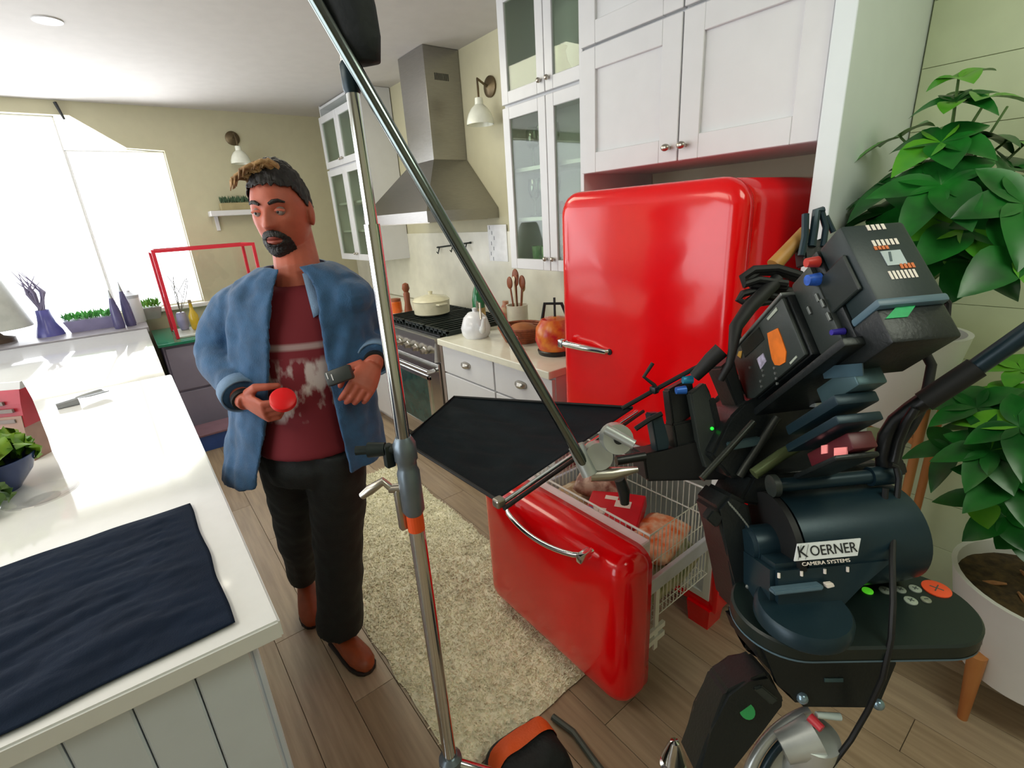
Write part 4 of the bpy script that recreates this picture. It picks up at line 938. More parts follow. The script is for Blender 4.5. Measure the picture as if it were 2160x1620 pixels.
for a, b, d0, d1, r_ in (((1480, 1010), (1590, 890), 1.0, 1.02, .007), ((1560, 1005), (1640, 880), 1.05, 1.04, .009)): t.tube([at(*a, d0), at(*b, d1)], r_, 10)
t.obj('support_rod', M('dark_rod', '#3c403c', 0.3, 0.6), cc_, True)
t = MB(); slab(t, [(1570, 850), (1700, 790), (1730, 880), (1720, 1000), (1540, 1010), (1500, 960), (1540, 880)], 1.06, .14, .006); t.obj('cradle', m_camd, cc_, True)
t = MB(); slab(t, [(1540, 935), (1608, 922), (1610, 938), (1543, 950)], 1.04, .03, .002); t.obj('cradle_bracket', m_teal, cc_, True)
# lens, follow focus and matte box
le = MB().tube([c2w(.12, -.005, -.075), c2w(.20, -.005, -.075), c2w(.20, -.005, -.075), c2w(.27, -.005, -.075), c2w(.27, -.005, -.075), c2w(.40, -.01, -.075), c2w(.40, -.01, -.075), c2w(.48, -.01, -.075)], [.045, .045, .056, .056, .048, .05, .058, .06], 28).obj('lens', m_camd, cc_, True)
for l_ in (.165, .235, .33): MB().tube([c2w(l_, -.007, -.075), c2w(l_+.014, -.007, -.075)], [.0575, .0575], 40).obj('gear_ring', m_blacksoft, le, True)
ff = MB(); slab(ff, [(1456, 830), (1488, 806), (1500, 830), (1527, 975), (1490, 990), (1478, 950)], 1.10, .03, .004); ff = ff.obj('focus_motor', m_cam, cc_, True)
MB().ball(at(1502, 904, 1.098), .004).obj('green_lamp', M('green_led', '#22d838', 0.4, emit=1.5), ff)
t = MB(); slab(t, [(1497, 842), (1508, 838), (1524, 905), (1512, 912)], 1.095, .01, .002); t.obj('motor_panel', m_camd, ff)
t = MB(); slab(t, [(1520, 775), (1548, 750), (1575, 850), (1560, 870)], 1.08, .08, .005); t.obj('lens_mount', m_camd, cc_, True)
t = MB(); slab(t, [(1410, 822), (1460, 795), (1470, 870), (1420, 905)], 1.14, .05, .004); t.obj('iris_motor', m_camd, cc_, True)
t = MB(); slab(t, [(1418, 895), (1480, 880), (1500, 960), (1430, 965)], 1.13, .07, .005); t.obj('zoom_motor', m_camd, cc_, True)
for x, y, c_ in ((1460, 800, '#2a8fb8'), (1446, 822, '#2f6fd0')):
    p = at(x, y, 1.10); MB().tube([p, p+CS*.022], [.010, .008], 12).obj('blue_knob', M('blue_anodised'+c_[1:3], c_, 0.35, 0.2), cc_, True)
t = MB(); slab(t, [(1356, 958), (1430, 948), (1478, 925), (1530, 940), (1548, 1012), (1365, 1016)], 1.12, .12, .005); mbx = t.obj('matte_box', m_blacksoft, cc_, True)
t = MB(); slab(t, [(1372, 872), (1396, 870), (1412, 930), (1410, 962), (1388, 962)], 1.13, .05, .003); t.obj('matte_box_flap', m_blue_black, mbx, True)
MB().tube([at(1340, 905, 1.12), at(1370, 885, 1.12), at(1396, 872, 1.12)], .006, 8).obj('matte_box_rod', m_black, mbx, True)
MB().tube([at(1300, 972, 1.10), at(1360, 962, 1.11)], .011, 10).obj('matte_box_rod', m_black, mbx, True)
# rods, hook and handle in front of the fridge
t = MB(); t.tube([at(1312, 862, 1.13), at(1375, 826, 1.12), at(1450, 785, 1.10), at(1475, 772, 1.09)], .0055, 8); t.obj('accessory_rod', m_black, cc_, True)
t = MB(); t.tube([at(1388, 826, 1.115), at(1380, 812, 1.113), at(1358, 795, 1.112), at(1377, 766, 1.11)], .0045, 8); t.box(at(1380, 822, 1.115), (.016, .016, .016), None, .002); t.obj('hook', m_black, cc_, True)
t = MB(); t.tube([at(1465, 795, 1.08), at(1500, 758, 1.06), at(1522, 738, 1.05)], [.013, .017, .018], 12); t.obj('focus_handle', m_blacksoft, cc_, True)
t = MB(); t.tube([at(1520, 800, 1.05), at(1538, 770, 1.03), at(1545, 740, 1.03), at(1552, 690, 1.05), at(1580, 650, 1.08), at(1640, 590, 1.1)], [.008, .008, .009, .014, .016, .016], 12); t.obj('top_handle', m_blacksoft, cc_, True)
for k, pts in enumerate(([(1690, 580), (1640, 565), (1590, 568), (1566, 585), (1570, 600), (1600, 590), (1660, 598)], [(1690, 592), (1640, 574), (1600, 575), (1578, 590), (1584, 600), (1660, 605)], [(1680, 615), (1610, 608), (1566, 620), (1558, 632), (1572, 640), (1600, 620), (1660, 630)], [(1660, 630), (1600, 640), (1566, 672), (1552, 692), (1556, 715)])):
    t = MB(); t.tube([at(x, y, 1.09+.01*k) for x, y in pts], .0085, 8); t.obj('cable_loop', m_blacksoft, cc_, True)
t = MB(); t.tube([at(1632, 560, 1.12), at(1665, 525, 1.12), at(1698, 488, 1.13)], [.017, .016, .014], 14); t.obj('tan_grip', M('tan_leather', '#b0813f', 0.5, var=0.15), cc_, True)
for pts, r_ in (([(1690, 540), (1698, 500), (1699, 452)], .008), ([(1712, 520), (1718, 480), (1722, 446), (1736, 444)], .009), ([(1736, 520), (1742, 480), (1732, 444)], .007), ([(1758, 490), (1742, 456)], .006)):
    t = MB(); t.tube([at(x, y, 1.09) for x, y in pts], r_, 8); t.obj('antenna', m_blue_black, cc_, True)
t = MB(); slab(t, [(1695, 515), (1740, 500), (1745, 540), (1700, 560)], 1.09, .04, .004); t.obj('receiver', m_camd, cc_, True)
t = MB(); t.tube([at(x, y, .93) for x, y in ((1985, 622), (2000, 640), (1998, 665), (1980, 690), (1940, 697), (1900, 695))], .006, 8); t.obj('power_cable', m_blacksoft, cc_, True)
t = MB(); t.tube([at(x, y, .97) for x, y in ((1800, 735), (1880, 724), (1925, 728), (1950, 742), (1965, 770), (1957, 815), (1945, 860), (1925, 900), (1900, 935), (1888, 985))], [.006, .008, .010, .009, .009, .009, .009, .008, .008, .007], 10); t.obj('video_cable', m_blacksoft, cc_, True)
MB().tube([at(1862, 727, .97), at(1915, 727, .97)], [.011, .012], 12).obj('cable_plug', m_teal, cc_, True)

# ---------------------------------------------------------------- fluid head
fh = thing('fluid_head', 'black fluid tripod head with white KOERNER name plate under the camera', 'tripod head', at(1740, 1400, .96))
a0, a1 = at(1640, 1142, .985), at(1885, 1116, .985); ax = (a1-a0).normalized()
MB().tube([a0, a0+ax*.004, a0+ax*.004, a1-ax*.03, a1], [.088, .09, .096, .096, .092], 48).obj('tilt_housing', m_blue_black, fh, True)
MB().tube([a0-ax*.014, a0-ax*.002], [.100, .100], 48).obj('tilt_ring', m_blacksoft, fh, True)
MB().tube([a0-ax*.013, a0-ax*.055, a0-ax*.055, a0-ax*.062], [.037, .037, .033, .03], 28).obj('drag_knob', m_blue_black, fh, True)
t = MB(); slab(t, [(1510, 1075), (1540, 1040), (1580, 1060), (1600, 1150), (1595, 1330), (1560, 1300), (1538, 1180)], 1.0, .12, .008); t.obj('side_arm', m_camd, fh, True)
t = MB()
for i in range(14):
    s = i/13; x, y = 1536+50*s, 1058+52*s+10*s*s; t.tube([at(x, y, .985), at(x+5, y+9, .985)], .0016, 5)
t.obj('drag_scale', m_edge, fh)
t = MB()
for x, y in ((1582, 1214), (1600, 1205), (1578, 1238), (1597, 1228)): t.ball(at(x, y, .985), .0055, u=8, v=6)
t.obj('side_screw', m_edge, fh)
t = MB(); slab(t, [(1505, 1075), (1490, 1095), (1512, 1115), (1530, 1090)], 1.0, .03, .003); t.obj('lock_lever', m_camd, fh, True)
# upper block, bar, rosette
t = MB(); slab(t, [(1590, 1005), (1640, 1000), (1870, 975), (1880, 1010), (1850, 1060), (1640, 1075), (1560, 1060)], 1.02, .14, .006); t.obj('top_yoke', m_camd, fh, True)
b0, b1 = at(1638, 1024, .965), at(1888, 1000, .965)
MB().tube([b0, b1-(b1-b0)*.2], .0135, 20).obj('cross_bar', m_blue_black, fh, True)
MB().tube([b1-(b1-b0)*.22, b1], [.019, .019], 22).obj('cross_bar_end', m_blue_black, fh, True)
MB().tube([b0-(b1-b0).normalized()*.012, b0], [.022, .022], 24).obj('rosette', m_cam, fh, True)
t = MB(); slab(t, [(1805, 1040), (1835, 1036), (1878, 1068), (1885, 1110), (1840, 1100)], .99, .06, .006); t.obj('right_ear', m_blue_black, fh, True)
# name plate on the housing
np_c = [at(x, y, d) for x, y, d in ((1683, 1148, .874), (1816, 1136, .874), (1809, 1172, .868), (1676, 1184, .868))]
pl_ = MB().prism(np_c, FW*.003).obj('name_plate', M('white_plate', '#dde2e4', 0.4, var=0.03), fh)
xd = np_c[1]-np_c[0]; yd = np_c[0]-np_c[3]; ctr = (np_c[0]+np_c[1]+np_c[2]+np_c[3])/4
nrm = xd.cross(yd).normalized()
m_ink = M('black_ink', '#14181c', 0.5)
text('lettering', 'OERNER', .0245, m_ink, ctr+nrm*.001+xd*.085, xd, yd, pl_, .0003, sx=0.9)
text('lettering', 'K', .028, m_ink, ctr+nrm*.001-xd*.405, xd, yd, pl_, .0003)
t = MB()
q0 = np_c[3]+nrm*.0012+xd*.05; q1 = np_c[3]+nrm*.0012+xd*.165
t.tube([q1+yd*.06, q1+yd*.94], .0003, 4); t.tube([q0+yd*.06, q0+yd*.94], .0003, 4); t.obj('k_frame', m_ink, pl_)
text('small_lettering', 'CAMERA SYSTEMS', .0085, M('white_print', '#f0e6dc', 0.4), ctr-yd*.72+xd*.0+nrm*.0015, xd, yd, fh, .0008, sx=1.25)
# pan housing block with white index ticks
t = MB(); slab(t, [(1630, 1195), (1885, 1170), (1888, 1196), (1806, 1232), (1775, 1300), (1630, 1330)], .888, .17, .01); t.obj('pan_housing', m_blue_black, fh, True)
t = MB()
for x, y in ((1643, 1214), (1691, 1210), (1740, 1205), (1788, 1201)): t.tube([at(x, y-5, .886), at(x, y+5, .886)], .0026, 6)
t.obj('index_tick', M('white_print', '#f0e6dc', 0.4), fh)
kc = on_z(1695, 1275, .905)
MB().lathe((kc.x, kc.y, .868), [(.075, 0), (.080, .006), (.080, .026), (.074, .034), (.0, .034)], 40).obj('pan_dial', m_blue_black, fh, True)
t = MB(); slab(t, [(1632, 1246), (1738, 1234), (1740, 1246), (1634, 1258)], .87, .02, .003); t.obj('dial_lever', M('slate_edge', '#56707e', 0.4), fh, True)
t = MB(); slab(t, [(1742, 1232), (1758, 1230), (1762, 1238), (1746, 1242)], .87, .01, .001); t.obj('dial_mark', M('white_print', '#f0e6dc', 0.4), fh)
# keypad tray: a stadium-shaped platform
ZT = .862
e1 = on_z(1930, 1272, ZT); e0 = on_z(1660, 1278, ZT); dx_ = (e1-e0); dx_.z = 0; dx_.normalize(); dy_ = V((-dx_.y, dx_.x, 0))
rT = .098
def stad(r_, z): 
    pts = []
    for i in range(25): a = -PI/2+PI*i/24; pts.append(V((e1.x, e1.y, z))+dx_*r_*math.cos(a)+dy_*r_*math.sin(a))
    for i in range(25): a = PI/2+PI*i/24; pts.append(V((e0.x, e0.y, z))+dx_*r_*math.cos(a)+dy_*r_*math.sin(a))
    return pts
tr = MB().loft([stad(rT-.006, ZT-.034), stad(rT, ZT-.03), stad(rT, ZT-.004), stad(rT-.004, ZT)]).obj('keypad_tray', M('tray_green_black', '#13211f', 0.4, var=0.06, bump=0.02, bscale=200), fh, True)
lowc = e1-dx_*.01
MB().lathe((lowc.x, lowc.y, ZT-.06), [(.06, 0), (.075, .006), (.075, .026)], 32).obj('tray_foot', m_blue_black, fh, True)
MB().loft([stad(rT+.0008, ZT-.032), stad(rT+.0008, ZT-.028)], cap=False).obj('rim_highlight', M('slate_edge', '#56707e', 0.4), tr, True)  # edge highlight of the tray, painted as a paler band
for x, y, r_, c_, nm in ((1830, 1247, .0095, '#58d02a', 'green_button'), (1867, 1246, .0105, '#8f9a90', 'grey_button'), (1899, 1245, .0095, '#8f9a90', 'grey_button'), (1930, 1243, .0105, '#9aa498', 'grey_button'), (1870, 1218, .008, '#9aa67c', 'grey_button'), (1921, 1268, .011, '#a3aea0', 'grey_button'), (1953, 1266, .0085, '#8a8f7c', 'grey_button'), (1975, 1243, .0235, '#f0562e', 'orange_button')):
    p = on_z(x, y, ZT)
    b_ = MB().lathe((p.x, p.y, ZT-.001), [(r_, 0), (r_, .003), (r_*.85, .004)], 24).obj(nm, M(nm+c_[1:4], c_, 0.35, var=0.06, emit=0.6 if nm == 'green_button' else 0.0), tr, True)
    if nm == 'grey_button' or nm == 'orange_button':
        g = MB(); sgn = [(-.35, -.3, .35, .3), (-.35, .3, .35, -.3)] if r_ > .009 else [(-.4, 0, .4, 0)]
        for (ax_, ay_, bx_, by_) in sgn:
            q0 = V((p.x, p.y, ZT+.0032))+dx_*ax_*r_+dy_*ay_*r_; q1 = V((p.x, p.y, ZT+.0032))+dx_*bx_*r_+dy_*by_*r_
            g.tube([q0, q1], .0011, 5)
        g.obj('button_mark', M('button_ink', '#4c5650' if nm == 'grey_button' else '#ff9a70', 0.5), b_)
# lower body and bowl base
t = MB()
def qd(d, pts): return [at(x, y, d) for x, y in pts]
q_a = [(1588, 1345), (1896, 1345), (1890, 1400), (1862, 1500), (1690, 1498), (1650, 1440), (1610, 1400)]
slab(t, q_a, .93, .14, .01); t.obj('lower_housing', m_camd, fh, True)
MB().tube([at(1708, 1362, .935), at(1712, 1366, .915)], [.018, .014], 16).obj('red_button', M('dark_red_button', '#8a2634', 0.4), fh, True)
t = MB(); slab(t, [(1740, 1431), (1779, 1431), (1779, 1439), (1740, 1439)], .928, .004); t.obj('slot', m_teal, fh)
for x, y in ((1692, 1472), (1852, 1485)): MB().ball(at(x, y, .93), .011).obj('side_screw', M('blue_steel', '#8ba4b4', 0.25, 0.7), fh, True)
t = MB(); slab(t, [(1680, 1352), (1716, 1350), (1718, 1358), (1682, 1360)], .925, .004); t.obj('bubble_level', M('pale_panel', '#b8c6ca', 0.4), fh)
# pan handle
hd = MB(); hd.tube([at(x, y, d) for x, y, d in ((1868, 985, .97), (1866, 955, .96), (1872, 920, .95), (1892, 888, .94), (1925, 862, .92), (1960, 838, .90))], .0165, 14); hd.obj('pan_handle_elbow', m_black, fh, True)
MB().tube([at(1948, 848, .905), at(2060, 775, .86)], .0195, 16).obj('pan_handle_grip', m_blacksoft, fh, True)
MB().tube([at(2050, 781, .864), at(2190, 684, .80)], .0155, 16).obj('pan_handle_tube', m_blue_black, fh, True)
t = MB(); t.tube([at(1930, 862, .90), at(1912, 890, .91), at(1895, 930, .93), at(1885, 975, .94)], .008, 10); t.obj('handle_brace', m_black, fh, True)
t = MB(); slab(t, [(1895, 960), (1912, 975), (1918, 1000), (1890, 1008), (1880, 985)], .955, .03, .004); t.obj('handle_clamp', m_black, fh, True)
t = MB(); t.tube([at(x, y, .935) for x, y in ((1868, 1030), (1866, 1060), (1871, 1090), (1880, 1085), (1892, 1050), (1896, 1010), (1890, 985), (1878, 980))], .0055, 8); t.obj('cable_loop', m_blacksoft, fh, True)
t = MB(); t.tube([at(x, y, d) for x, y, d in ((1886, 1085, .93), (1882, 1180, .87), (1884, 1270, .84), (1880, 1345, .835), (1862, 1430, .85), (1830, 1500, .90), (1795, 1560, .92), (1735, 1640, .94))], .0052, 8); t.obj('hanging_cable', m_blacksoft, fh, True)

# ---------------------------------------------------------------- dolly arm under the head
da = thing('dolly', 'black dolly arm with a green dot and pale curved fender, below the tripod head', 'dolly', at(1650, 1560, .95)*1.0)
t = MB(); slab(t, [(1532, 1462), (1580, 1438), (1625, 1420), (1650, 1470), (1660, 1492), (1600, 1540), (1545, 1640), (1465, 1640), (1500, 1545)], .93, .09, .008); t.obj('arm', m_camd, da, True)
t = MB(); slab(t, [(1590, 1455), (1608, 1447), (1645, 1478), (1628, 1490)], .925, .03, .003); t.obj('arm_joint', m_cam, da, True)
MB().tube([at(1576, 1500, .931), at(1576, 1500, .927)], [.014, .014], 16).obj('green_dot', M('green_paint_dot', '#12803a', 0.5), da)
fc_ = lambda rr_, d: [at(1770+rr_*math.cos(a)*1.0, 1690+rr_*math.sin(a), d) for a in [PI+0.25+i*(1.0)/14 for i in range(15)]]
MB().tube(fc_(200, .98), .011, 12).obj('fender', M('pale_grey_metal', '#c3c8c6', 0.3, 0.5), da, True)
MB().tube(fc_(172, .97), .008, 10).obj('fender_bumper', m_blue_black, da, True)
t = MB(); t.loft([fc_(165, 1.0), fc_(100, 1.03), fc_(60, 1.04)], cap=False, closed=False); o = t.obj('fender_skin', M('pale_grey_metal', '#c3c8c6', 0.3, 0.5), da, True); solid(o, .004)
MB().tube([at(1708, 1512, .95), at(1734, 1538, .93)], [.009, .008], 12).obj('red_lever', M('red_lever', '#c8303c', 0.4), da, True)
MB().tube([at(1722, 1508, .95), at(1772, 1512, .95)], [.006, .007], 10).obj('white_lever', M('white_lever', '#cfe0dc', 0.4), da, True)
o = MB(); cpt = at(1700, 1640, 1.0); o.cyl((cpt.x, cpt.y, .0), (cpt.x, cpt.y, .60), .045, .045, 24); o.obj('post', MATS['pale_grey_metal'], da, True)
o = MB(); o.lathe((cpt.x, cpt.y, 0), [(.22, 0), (.22, .05), (.08, .09), (.05, .12)], 24); o.obj('base', m_camd, da, True)
o = MB(); o.tube([V((cpt.x, cpt.y, .60)), at(1650, 1560, .96)-V((0, 0, .02))], [.04, .03], 16); o.obj('link', MATS['pale_grey_metal'], da, True)
# ================================================================= THE MAN
man = thing('person', 'walking man in open blue denim shirt, dark red T-shirt and black trousers', 'person', (-1.72, 0.32, 0))
FT = V((0.78, -0.62, 0)).normalized(); LT_ = V((-FT.y, FT.x, 0)); ZU = V((0, 0, 1))     # facing, his left
m_skin = M('skin', '#b8604a', 0.5, var=0.06, scale=30, bump=0.04, bscale=150)
m_denim = M('blue_denim', '#2c5780', 0.75, var=0.18, scale=22, bump=0.25, bscale=260, sheen=0.2)
m_denim_l = M('pale_denim', '#7390b0', 0.75, var=0.12, scale=22, bump=0.2, bscale=260)
m_jean = M('black_jeans', '#151b1c', 0.75, var=0.2, scale=20, bump=0.2, bscale=200)
m_shoe = M('brown_leather', '#9a4a26', 0.42, var=0.15, scale=20)
m_sole = M('dark_sole', '#2a2220', 0.7)
m_hair = M('dark_hair', '#1d1a1a', 0.55, var=0.3, scale=60, stretch=(1, 1, .3), bump=0.5, bscale=160)
m_hair2 = M('brown_hair', '#7d5a36', 0.5, col2='#c09a68', scale=70, stretch=(1, .25, 1), bump=0.5, bscale=160)
shR, shL = V((-1.725, .262, 1.405)), V((-1.47, .528, 1.405))
elR, wrR, haR = V((-1.80, .172, 1.240)), V((-1.528, .183, 1.149)), V((-1.425, .226, 1.117))
elL, wrL, haL = V((-1.60, .625, 1.235)), V((-1.375, .53, 1.212)), V((-1.326, .437, 1.19))
neck, pel = V((-1.605, .42, 1.45)), V((-1.562, .350, .97))
hipR, hipL = V((-1.612, .290, .93)), V((-1.500, .400, .93))
knR, knL = V((-1.835, .292, .53)), V((-1.61, .385, .55))
anR, anL = V((-2.01, .297, .115)), V((-1.665, .330, .095))
# ---- head
HC = V((-1.645, .423, 1.655)); HS = 1.08
HF = (V((0.76, -0.65, -0.10))).normalized(); HL = ZU.cross(HF).normalized(); HU = HF.cross(HL)
def G(a, s): return math.exp(-(a/s)**2)
def face(d, off=0.0, raw=False):
    x, y, z = d
    jaw = 1-0.20*max(0, -z)**1.4-0.06*max(0, z)**2
    if y > -.15 and z < 0:
        k = (max(0, 1-abs(z)**3.2)**(1/3.2))/max(1e-4, math.sqrt(max(1e-8, 1-z*z))); k = 1+(min(k, 2.4)-1)*min(1, (y+.15)/.4); x, y = x*(1+(k-1)*.8), y*k
    X = .0735*x*jaw; Y = .094*y*(0.94 if y > 0 else 1.0); Z = .122*z
    if y < 0 and z < -.15: Y *= 1-0.35*min(1, (-z-.15)/.8)
    if y > 0:
        f = min(1, y*2.2)
        ax = abs(X)
        nz = max(0.0, min(1.0, (0.022-Z)/0.05)) if Z > -.032 else max(0, 1-(-.032-Z)/.010)
        Y += f*(.024*nz*G(X, .0105+.003*nz)+.006*G(ax-.012, .007)*G(Z+.030, .008))
        Y -= f*.0105*G(ax-.030, .015)*G(Z-.004, .011)
        Y += f*.0055*G(ax-.028, .022)*G(Z-.024, .008)
        Y += f*.004*G(ax-.042, .018)*G(Z+.022, .018)
        Y += f*(.008*G(X, .022)*(G(Z+.058, .007)+G(Z+.073, .007))-.005*G(X, .026)*G(Z+.0655, .0032))
        Y += f*.010*G(X, .022)*G(Z+.104, .016)
        Y -= f*.004*G(ax-.034, .016)*G(Z+.06, .022)
    n = V((X/.0735**2, Y/.094**2, Z/.122**2)).normalized()
    p = V((X, Y, Z))+n*off
    return p
def h2w(p): return HC+(HL*p.x+HF*p.y+HU*p.z)*HS
def sph(i, j, nu, nv):
    th = PI*j/nv; ph = 2*PI*i/nu
    return V((math.sin(th)*math.sin(ph), math.sin(th)*math.cos(ph), math.cos(th)))
NU, NV = 112, 80
hm = bmesh.new()
vv = [[hm.verts.new(h2w(face(sph(i, j, NU, NV)))) for j in range(NV+1)] for i in range(NU)]
for i in range(NU):
    for j in range(NV):
        a, b, c, d = vv[i][j], vv[(i+1) % NU][j], vv[(i+1) % NU][j+1], vv[i][j+1]
        hm.faces.new((a, b, c, d))
bmesh.ops.remove_doubles(hm, verts=hm.verts, dist=1e-6)
body = MB()
me = bpy.data.meshes.new('t'); hm.to_mesh(me); hm.free(); body.bm.from_mesh(me); bpy.data.meshes.remove(me)
for s in (-1, 1):
    e = h2w(V((s*.0745, -.008, -.012))); R = Matrix((HL, HF, HU)).transposed()
    body.ball(e, (.011*HS, .021*HS, .034*HS), R @ rotm(.25, 0, s*-.35))
    body.ball(e+HL*s*.006, (.006, .012, .018), R @ rotm(.25, 0, s*-.35))
body.tube([h2w(V((0, -.022, -.03))), h2w(V((0, -.018, -.09))), neck+ZU*.03-FT*.01, neck-ZU*.05-FT*.01], [.060, .063, .068, .088], 20)
# trunk and limbs under the clothes, arms and hands
def ring(c, a, b, n=28): return [c+LT_*a*math.cos(2*PI*k/n)+FT*b*math.sin(2*PI*k/n) for k in range(n)]
def trunk(mb, scale=1.0, z0=.90, z1=1.44, extra=0.0, table=None):
    rs = []
    for s, a, b in table or ((0, .150, .105), (.12, .148, .105), (.35, .150, .11), (.6, .165, .118), (.8, .160, .108), (.93, .12, .08), (1.0, .070, .06)):
        c = pel.lerp(neck, max(0, (s))) if True else None
        c = V((pel.x, pel.y, 0)).lerp(V((neck.x, neck.y, 0)), s)+ZU*(z0+(z1-z0)*s)
        rs.append(ring(c, a+extra, b+extra))
    mb.loft(rs)
trunk(body, z0=.90, z1=1.445)
for sh, el, wr in ((shR, elR, wrR), (shL, elL, wrL)):
    si = sh.lerp(V((neck.x, neck.y, sh.z)), .22)-ZU*.02
    body.tube([si, sh.lerp(el, .5), el, el.lerp(wr, .4), wr], [.045, .045, .042, .040, .028], 14)
for hp, kn, an in ((hipR, knR, anR), (hipL, knL, anL)):
    body.tube([hp, hp.lerp(kn, .5), kn, kn.lerp(an, .35), an], [.085, .075, .055, .052, .036], 14)
def hand(mb, w, d, n, curl, splay=0.0, thumb_in=0.6):
    d = d.normalized(); n = (n-d*n.dot(d)).normalized(); t = ZU-d*ZU.dot(d); t = (t-n*t.dot(n)).normalized()
    mb.tube([w-d*.02, w+d*.02], [.027, .029], 14)
    mb.loft([[w+d*a+t*(wd*math.cos(k*PI/6)+o)+n*th*math.sin(k*PI/6) for k in range(12)] for a, wd, th, o in ((.005, .025, .017, 0), (.04, .037, .016, .0), (.075, .042, .014, -.001), (.098, .039, .012, -.002), (.104, .03, .008, -.002))])
    for i, (ln, rr_) in enumerate(((.078, .0092), (.086, .0096), (.080, .0092), (.062, .0080))):
        p = w+d*.096+t*(.029-.0205*i); dd = d.copy(); pts = [p-d*.02, p]; 
        ax = d.cross(n).normalized()
        for k, fr_ in enumerate((.46, .30, .24)):
            dd = Matrix.Rotation(curl[k]+.06*i, 3, ax) @ dd; p = p+dd*ln*fr_; pts.append(p)
        mb.tube(pts, [rr_, rr_*1.06, rr_*1.02, rr_*.94, rr_*.72], 12); mb.ball(pts[-1], rr_*.72, u=10, v=6)
    p0 = w+d*.028+t*.026+n*.006; p1 = p0+(t*.75+d*.7+n*.35).normalized()*.042; p2 = p1+(d*.9+n*thumb_in-t*.05).normalized()*.032; p3 = p2+(d*.7+n*thumb_in*1.3-t*.25).normalized()*.026
    mb.tube([p0, p1, p2, p3], [.017, .0125, .0108, .0085], 12); mb.ball(p3, .0085, u=10, v=6)
    return t
dR = (haR-wrR); nR = LT_*.9+FT*-.2
hand(body, wrR, dR, nR, (.75, .95, .6), thumb_in=.8)
dL = (haL-wrL)+V((0.01, 0, -.05)); nL = -LT_*.25-FT*1.0
hand(body, wrL, dL, nL, (.55, .6, .4), thumb_in=.5)
bo_ = body.obj('body', m_skin, man, True)
remesh(bo_, .0034, 1)
# eyes, brows
for s in (-1, 1):
    ec = h2w(V((s*.0300, .0712, .004)))
    ey = MB().ball(ec, .0125*HS, u=20, v=14).obj('eye', M('shaded_eye_white', '#8d7f78', 0.25, var=0.02), man, True)  # eye white darkened: the shade of the sockets is put into its colour
    gz = (HF*1.0-HL*.30-ZU*.08).normalized()
    MB().ball(ec+gz*.0072*HS, (.0070, .0070, .0070), u=12, v=8).obj('iris', M('dark_iris', '#1a1512', 0.15), ey, True)
    b = MB(); pts = [h2w(face(V((s*q, math.sqrt(max(0, 1-q*q-zz*zz)), zz)), .0035)) for q, zz in ((.16, .19), (.30, .235), (.45, .245), (.62, .20))]
    b.tube(pts, [.004, .0058, .005, .0025], 8); b.obj('eyebrow', m_hair, man, True)
    lid = MB(); pts = [h2w(V((s*(.030+q), .0818-abs(q)*.30, .0085-abs(q)*.25))) for q in (-.014, -.006, .004, .015)]
    lid.tube(pts, [.003, .0046, .0046, .003], 8); lid.obj('eyelid', m_skin, man, True)
NU2, NV2 = 240, 170
def region(name, mask, off, mat, thick=.0):
    g = bmesh.new(); vs = {}
    def gv(i, j):
        k = (i % NU2, j)
        if k not in vs:
            d = sph(i, j, NU2, NV2); o = off(d) if callable(off) else off
            vs[k] = g.verts.new(h2w(face(d, o)))
        return vs[k]
    for i in range(NU2):
        for j in range(1, NV2-1):
            d = sph(i+.5, j+.5, NU2, NV2)
            if mask(d): g.faces.new((gv(i, j), gv(i+1, j), gv(i+1, j+1), gv(i, j+1)))
    m_ = MB(); m_.bm.free(); m_.bm = g; o = m_.obj(name, mat, man, 'all'); solid(o, .003, -1.0); return o
def hairline(d):
    x, y, z = d
    if z > .56 - .10*abs(x)+.05*noise.noise(V((x*8, z*8, 1))): return True
    if y < .45 and z > (.50 - 1.05*(.5-max(-.2, y)) if y > -.2 else -.32): return not (abs(x) > .7 and z < .05 and y > -.15)
    return False
def hair_off(d):
    x, y, z = d
    return .004+.009*max(0, z)**1.3*(1+.35*y)+.004*noise.noise(V((x*9, y*9, z*9)))
region('hair', hairline, hair_off, m_hair)
# swept quiff of lighter hair over his right temple
q = MB()
for k in range(46):
    a = random.random(); r0 = V((.034-.085*a, .050+.016*math.sin(a*3.1)-.02*random.random(), .108-.030*a*a))
    p0 = h2w(r0); j1 = random.uniform(.7, 1.15)
    p1 = p0+(HF*.020+HU*(.020-.010*a)-HL*.010)*j1; p2 = p1+(HF*.008-HL*(.013+.006*a)-HU*.006)*j1; p3 = p2+(-HL*.008-HU*(.012+.012*a)+HF*.001)*j1
    q.tube([p0-HU*.012-HF*.01, p0+HU*.007, p1, p2, p3], [.006, .0068, .0062, .0045, .0012], 7)
q.obj('quiff', m_hair2, man, 'all')
def beard(d):
    if d.y < .2: return False
    p = face(d); X, Z = p.x, p.z
    if (X/.0205)**2+((Z+.0665)/.0105)**2 < 1: return False           # lips stay bare
    return (X/.0385)**2+((Z+.083)/.0435)**2 < 1 or (abs(X) < .037 and -.135 < Z < -.095)
region('beard', beard, lambda d: .003+.003*abs(noise.noise(V((d.x*22, d.y*22, d.z*22)))), m_hair)
region('lips', lambda d: d.y > .3 and abs(face(d).x) < .021 and -.074 < face(d).z < -.057, .0012, M('lips', '#94483c', 0.45))
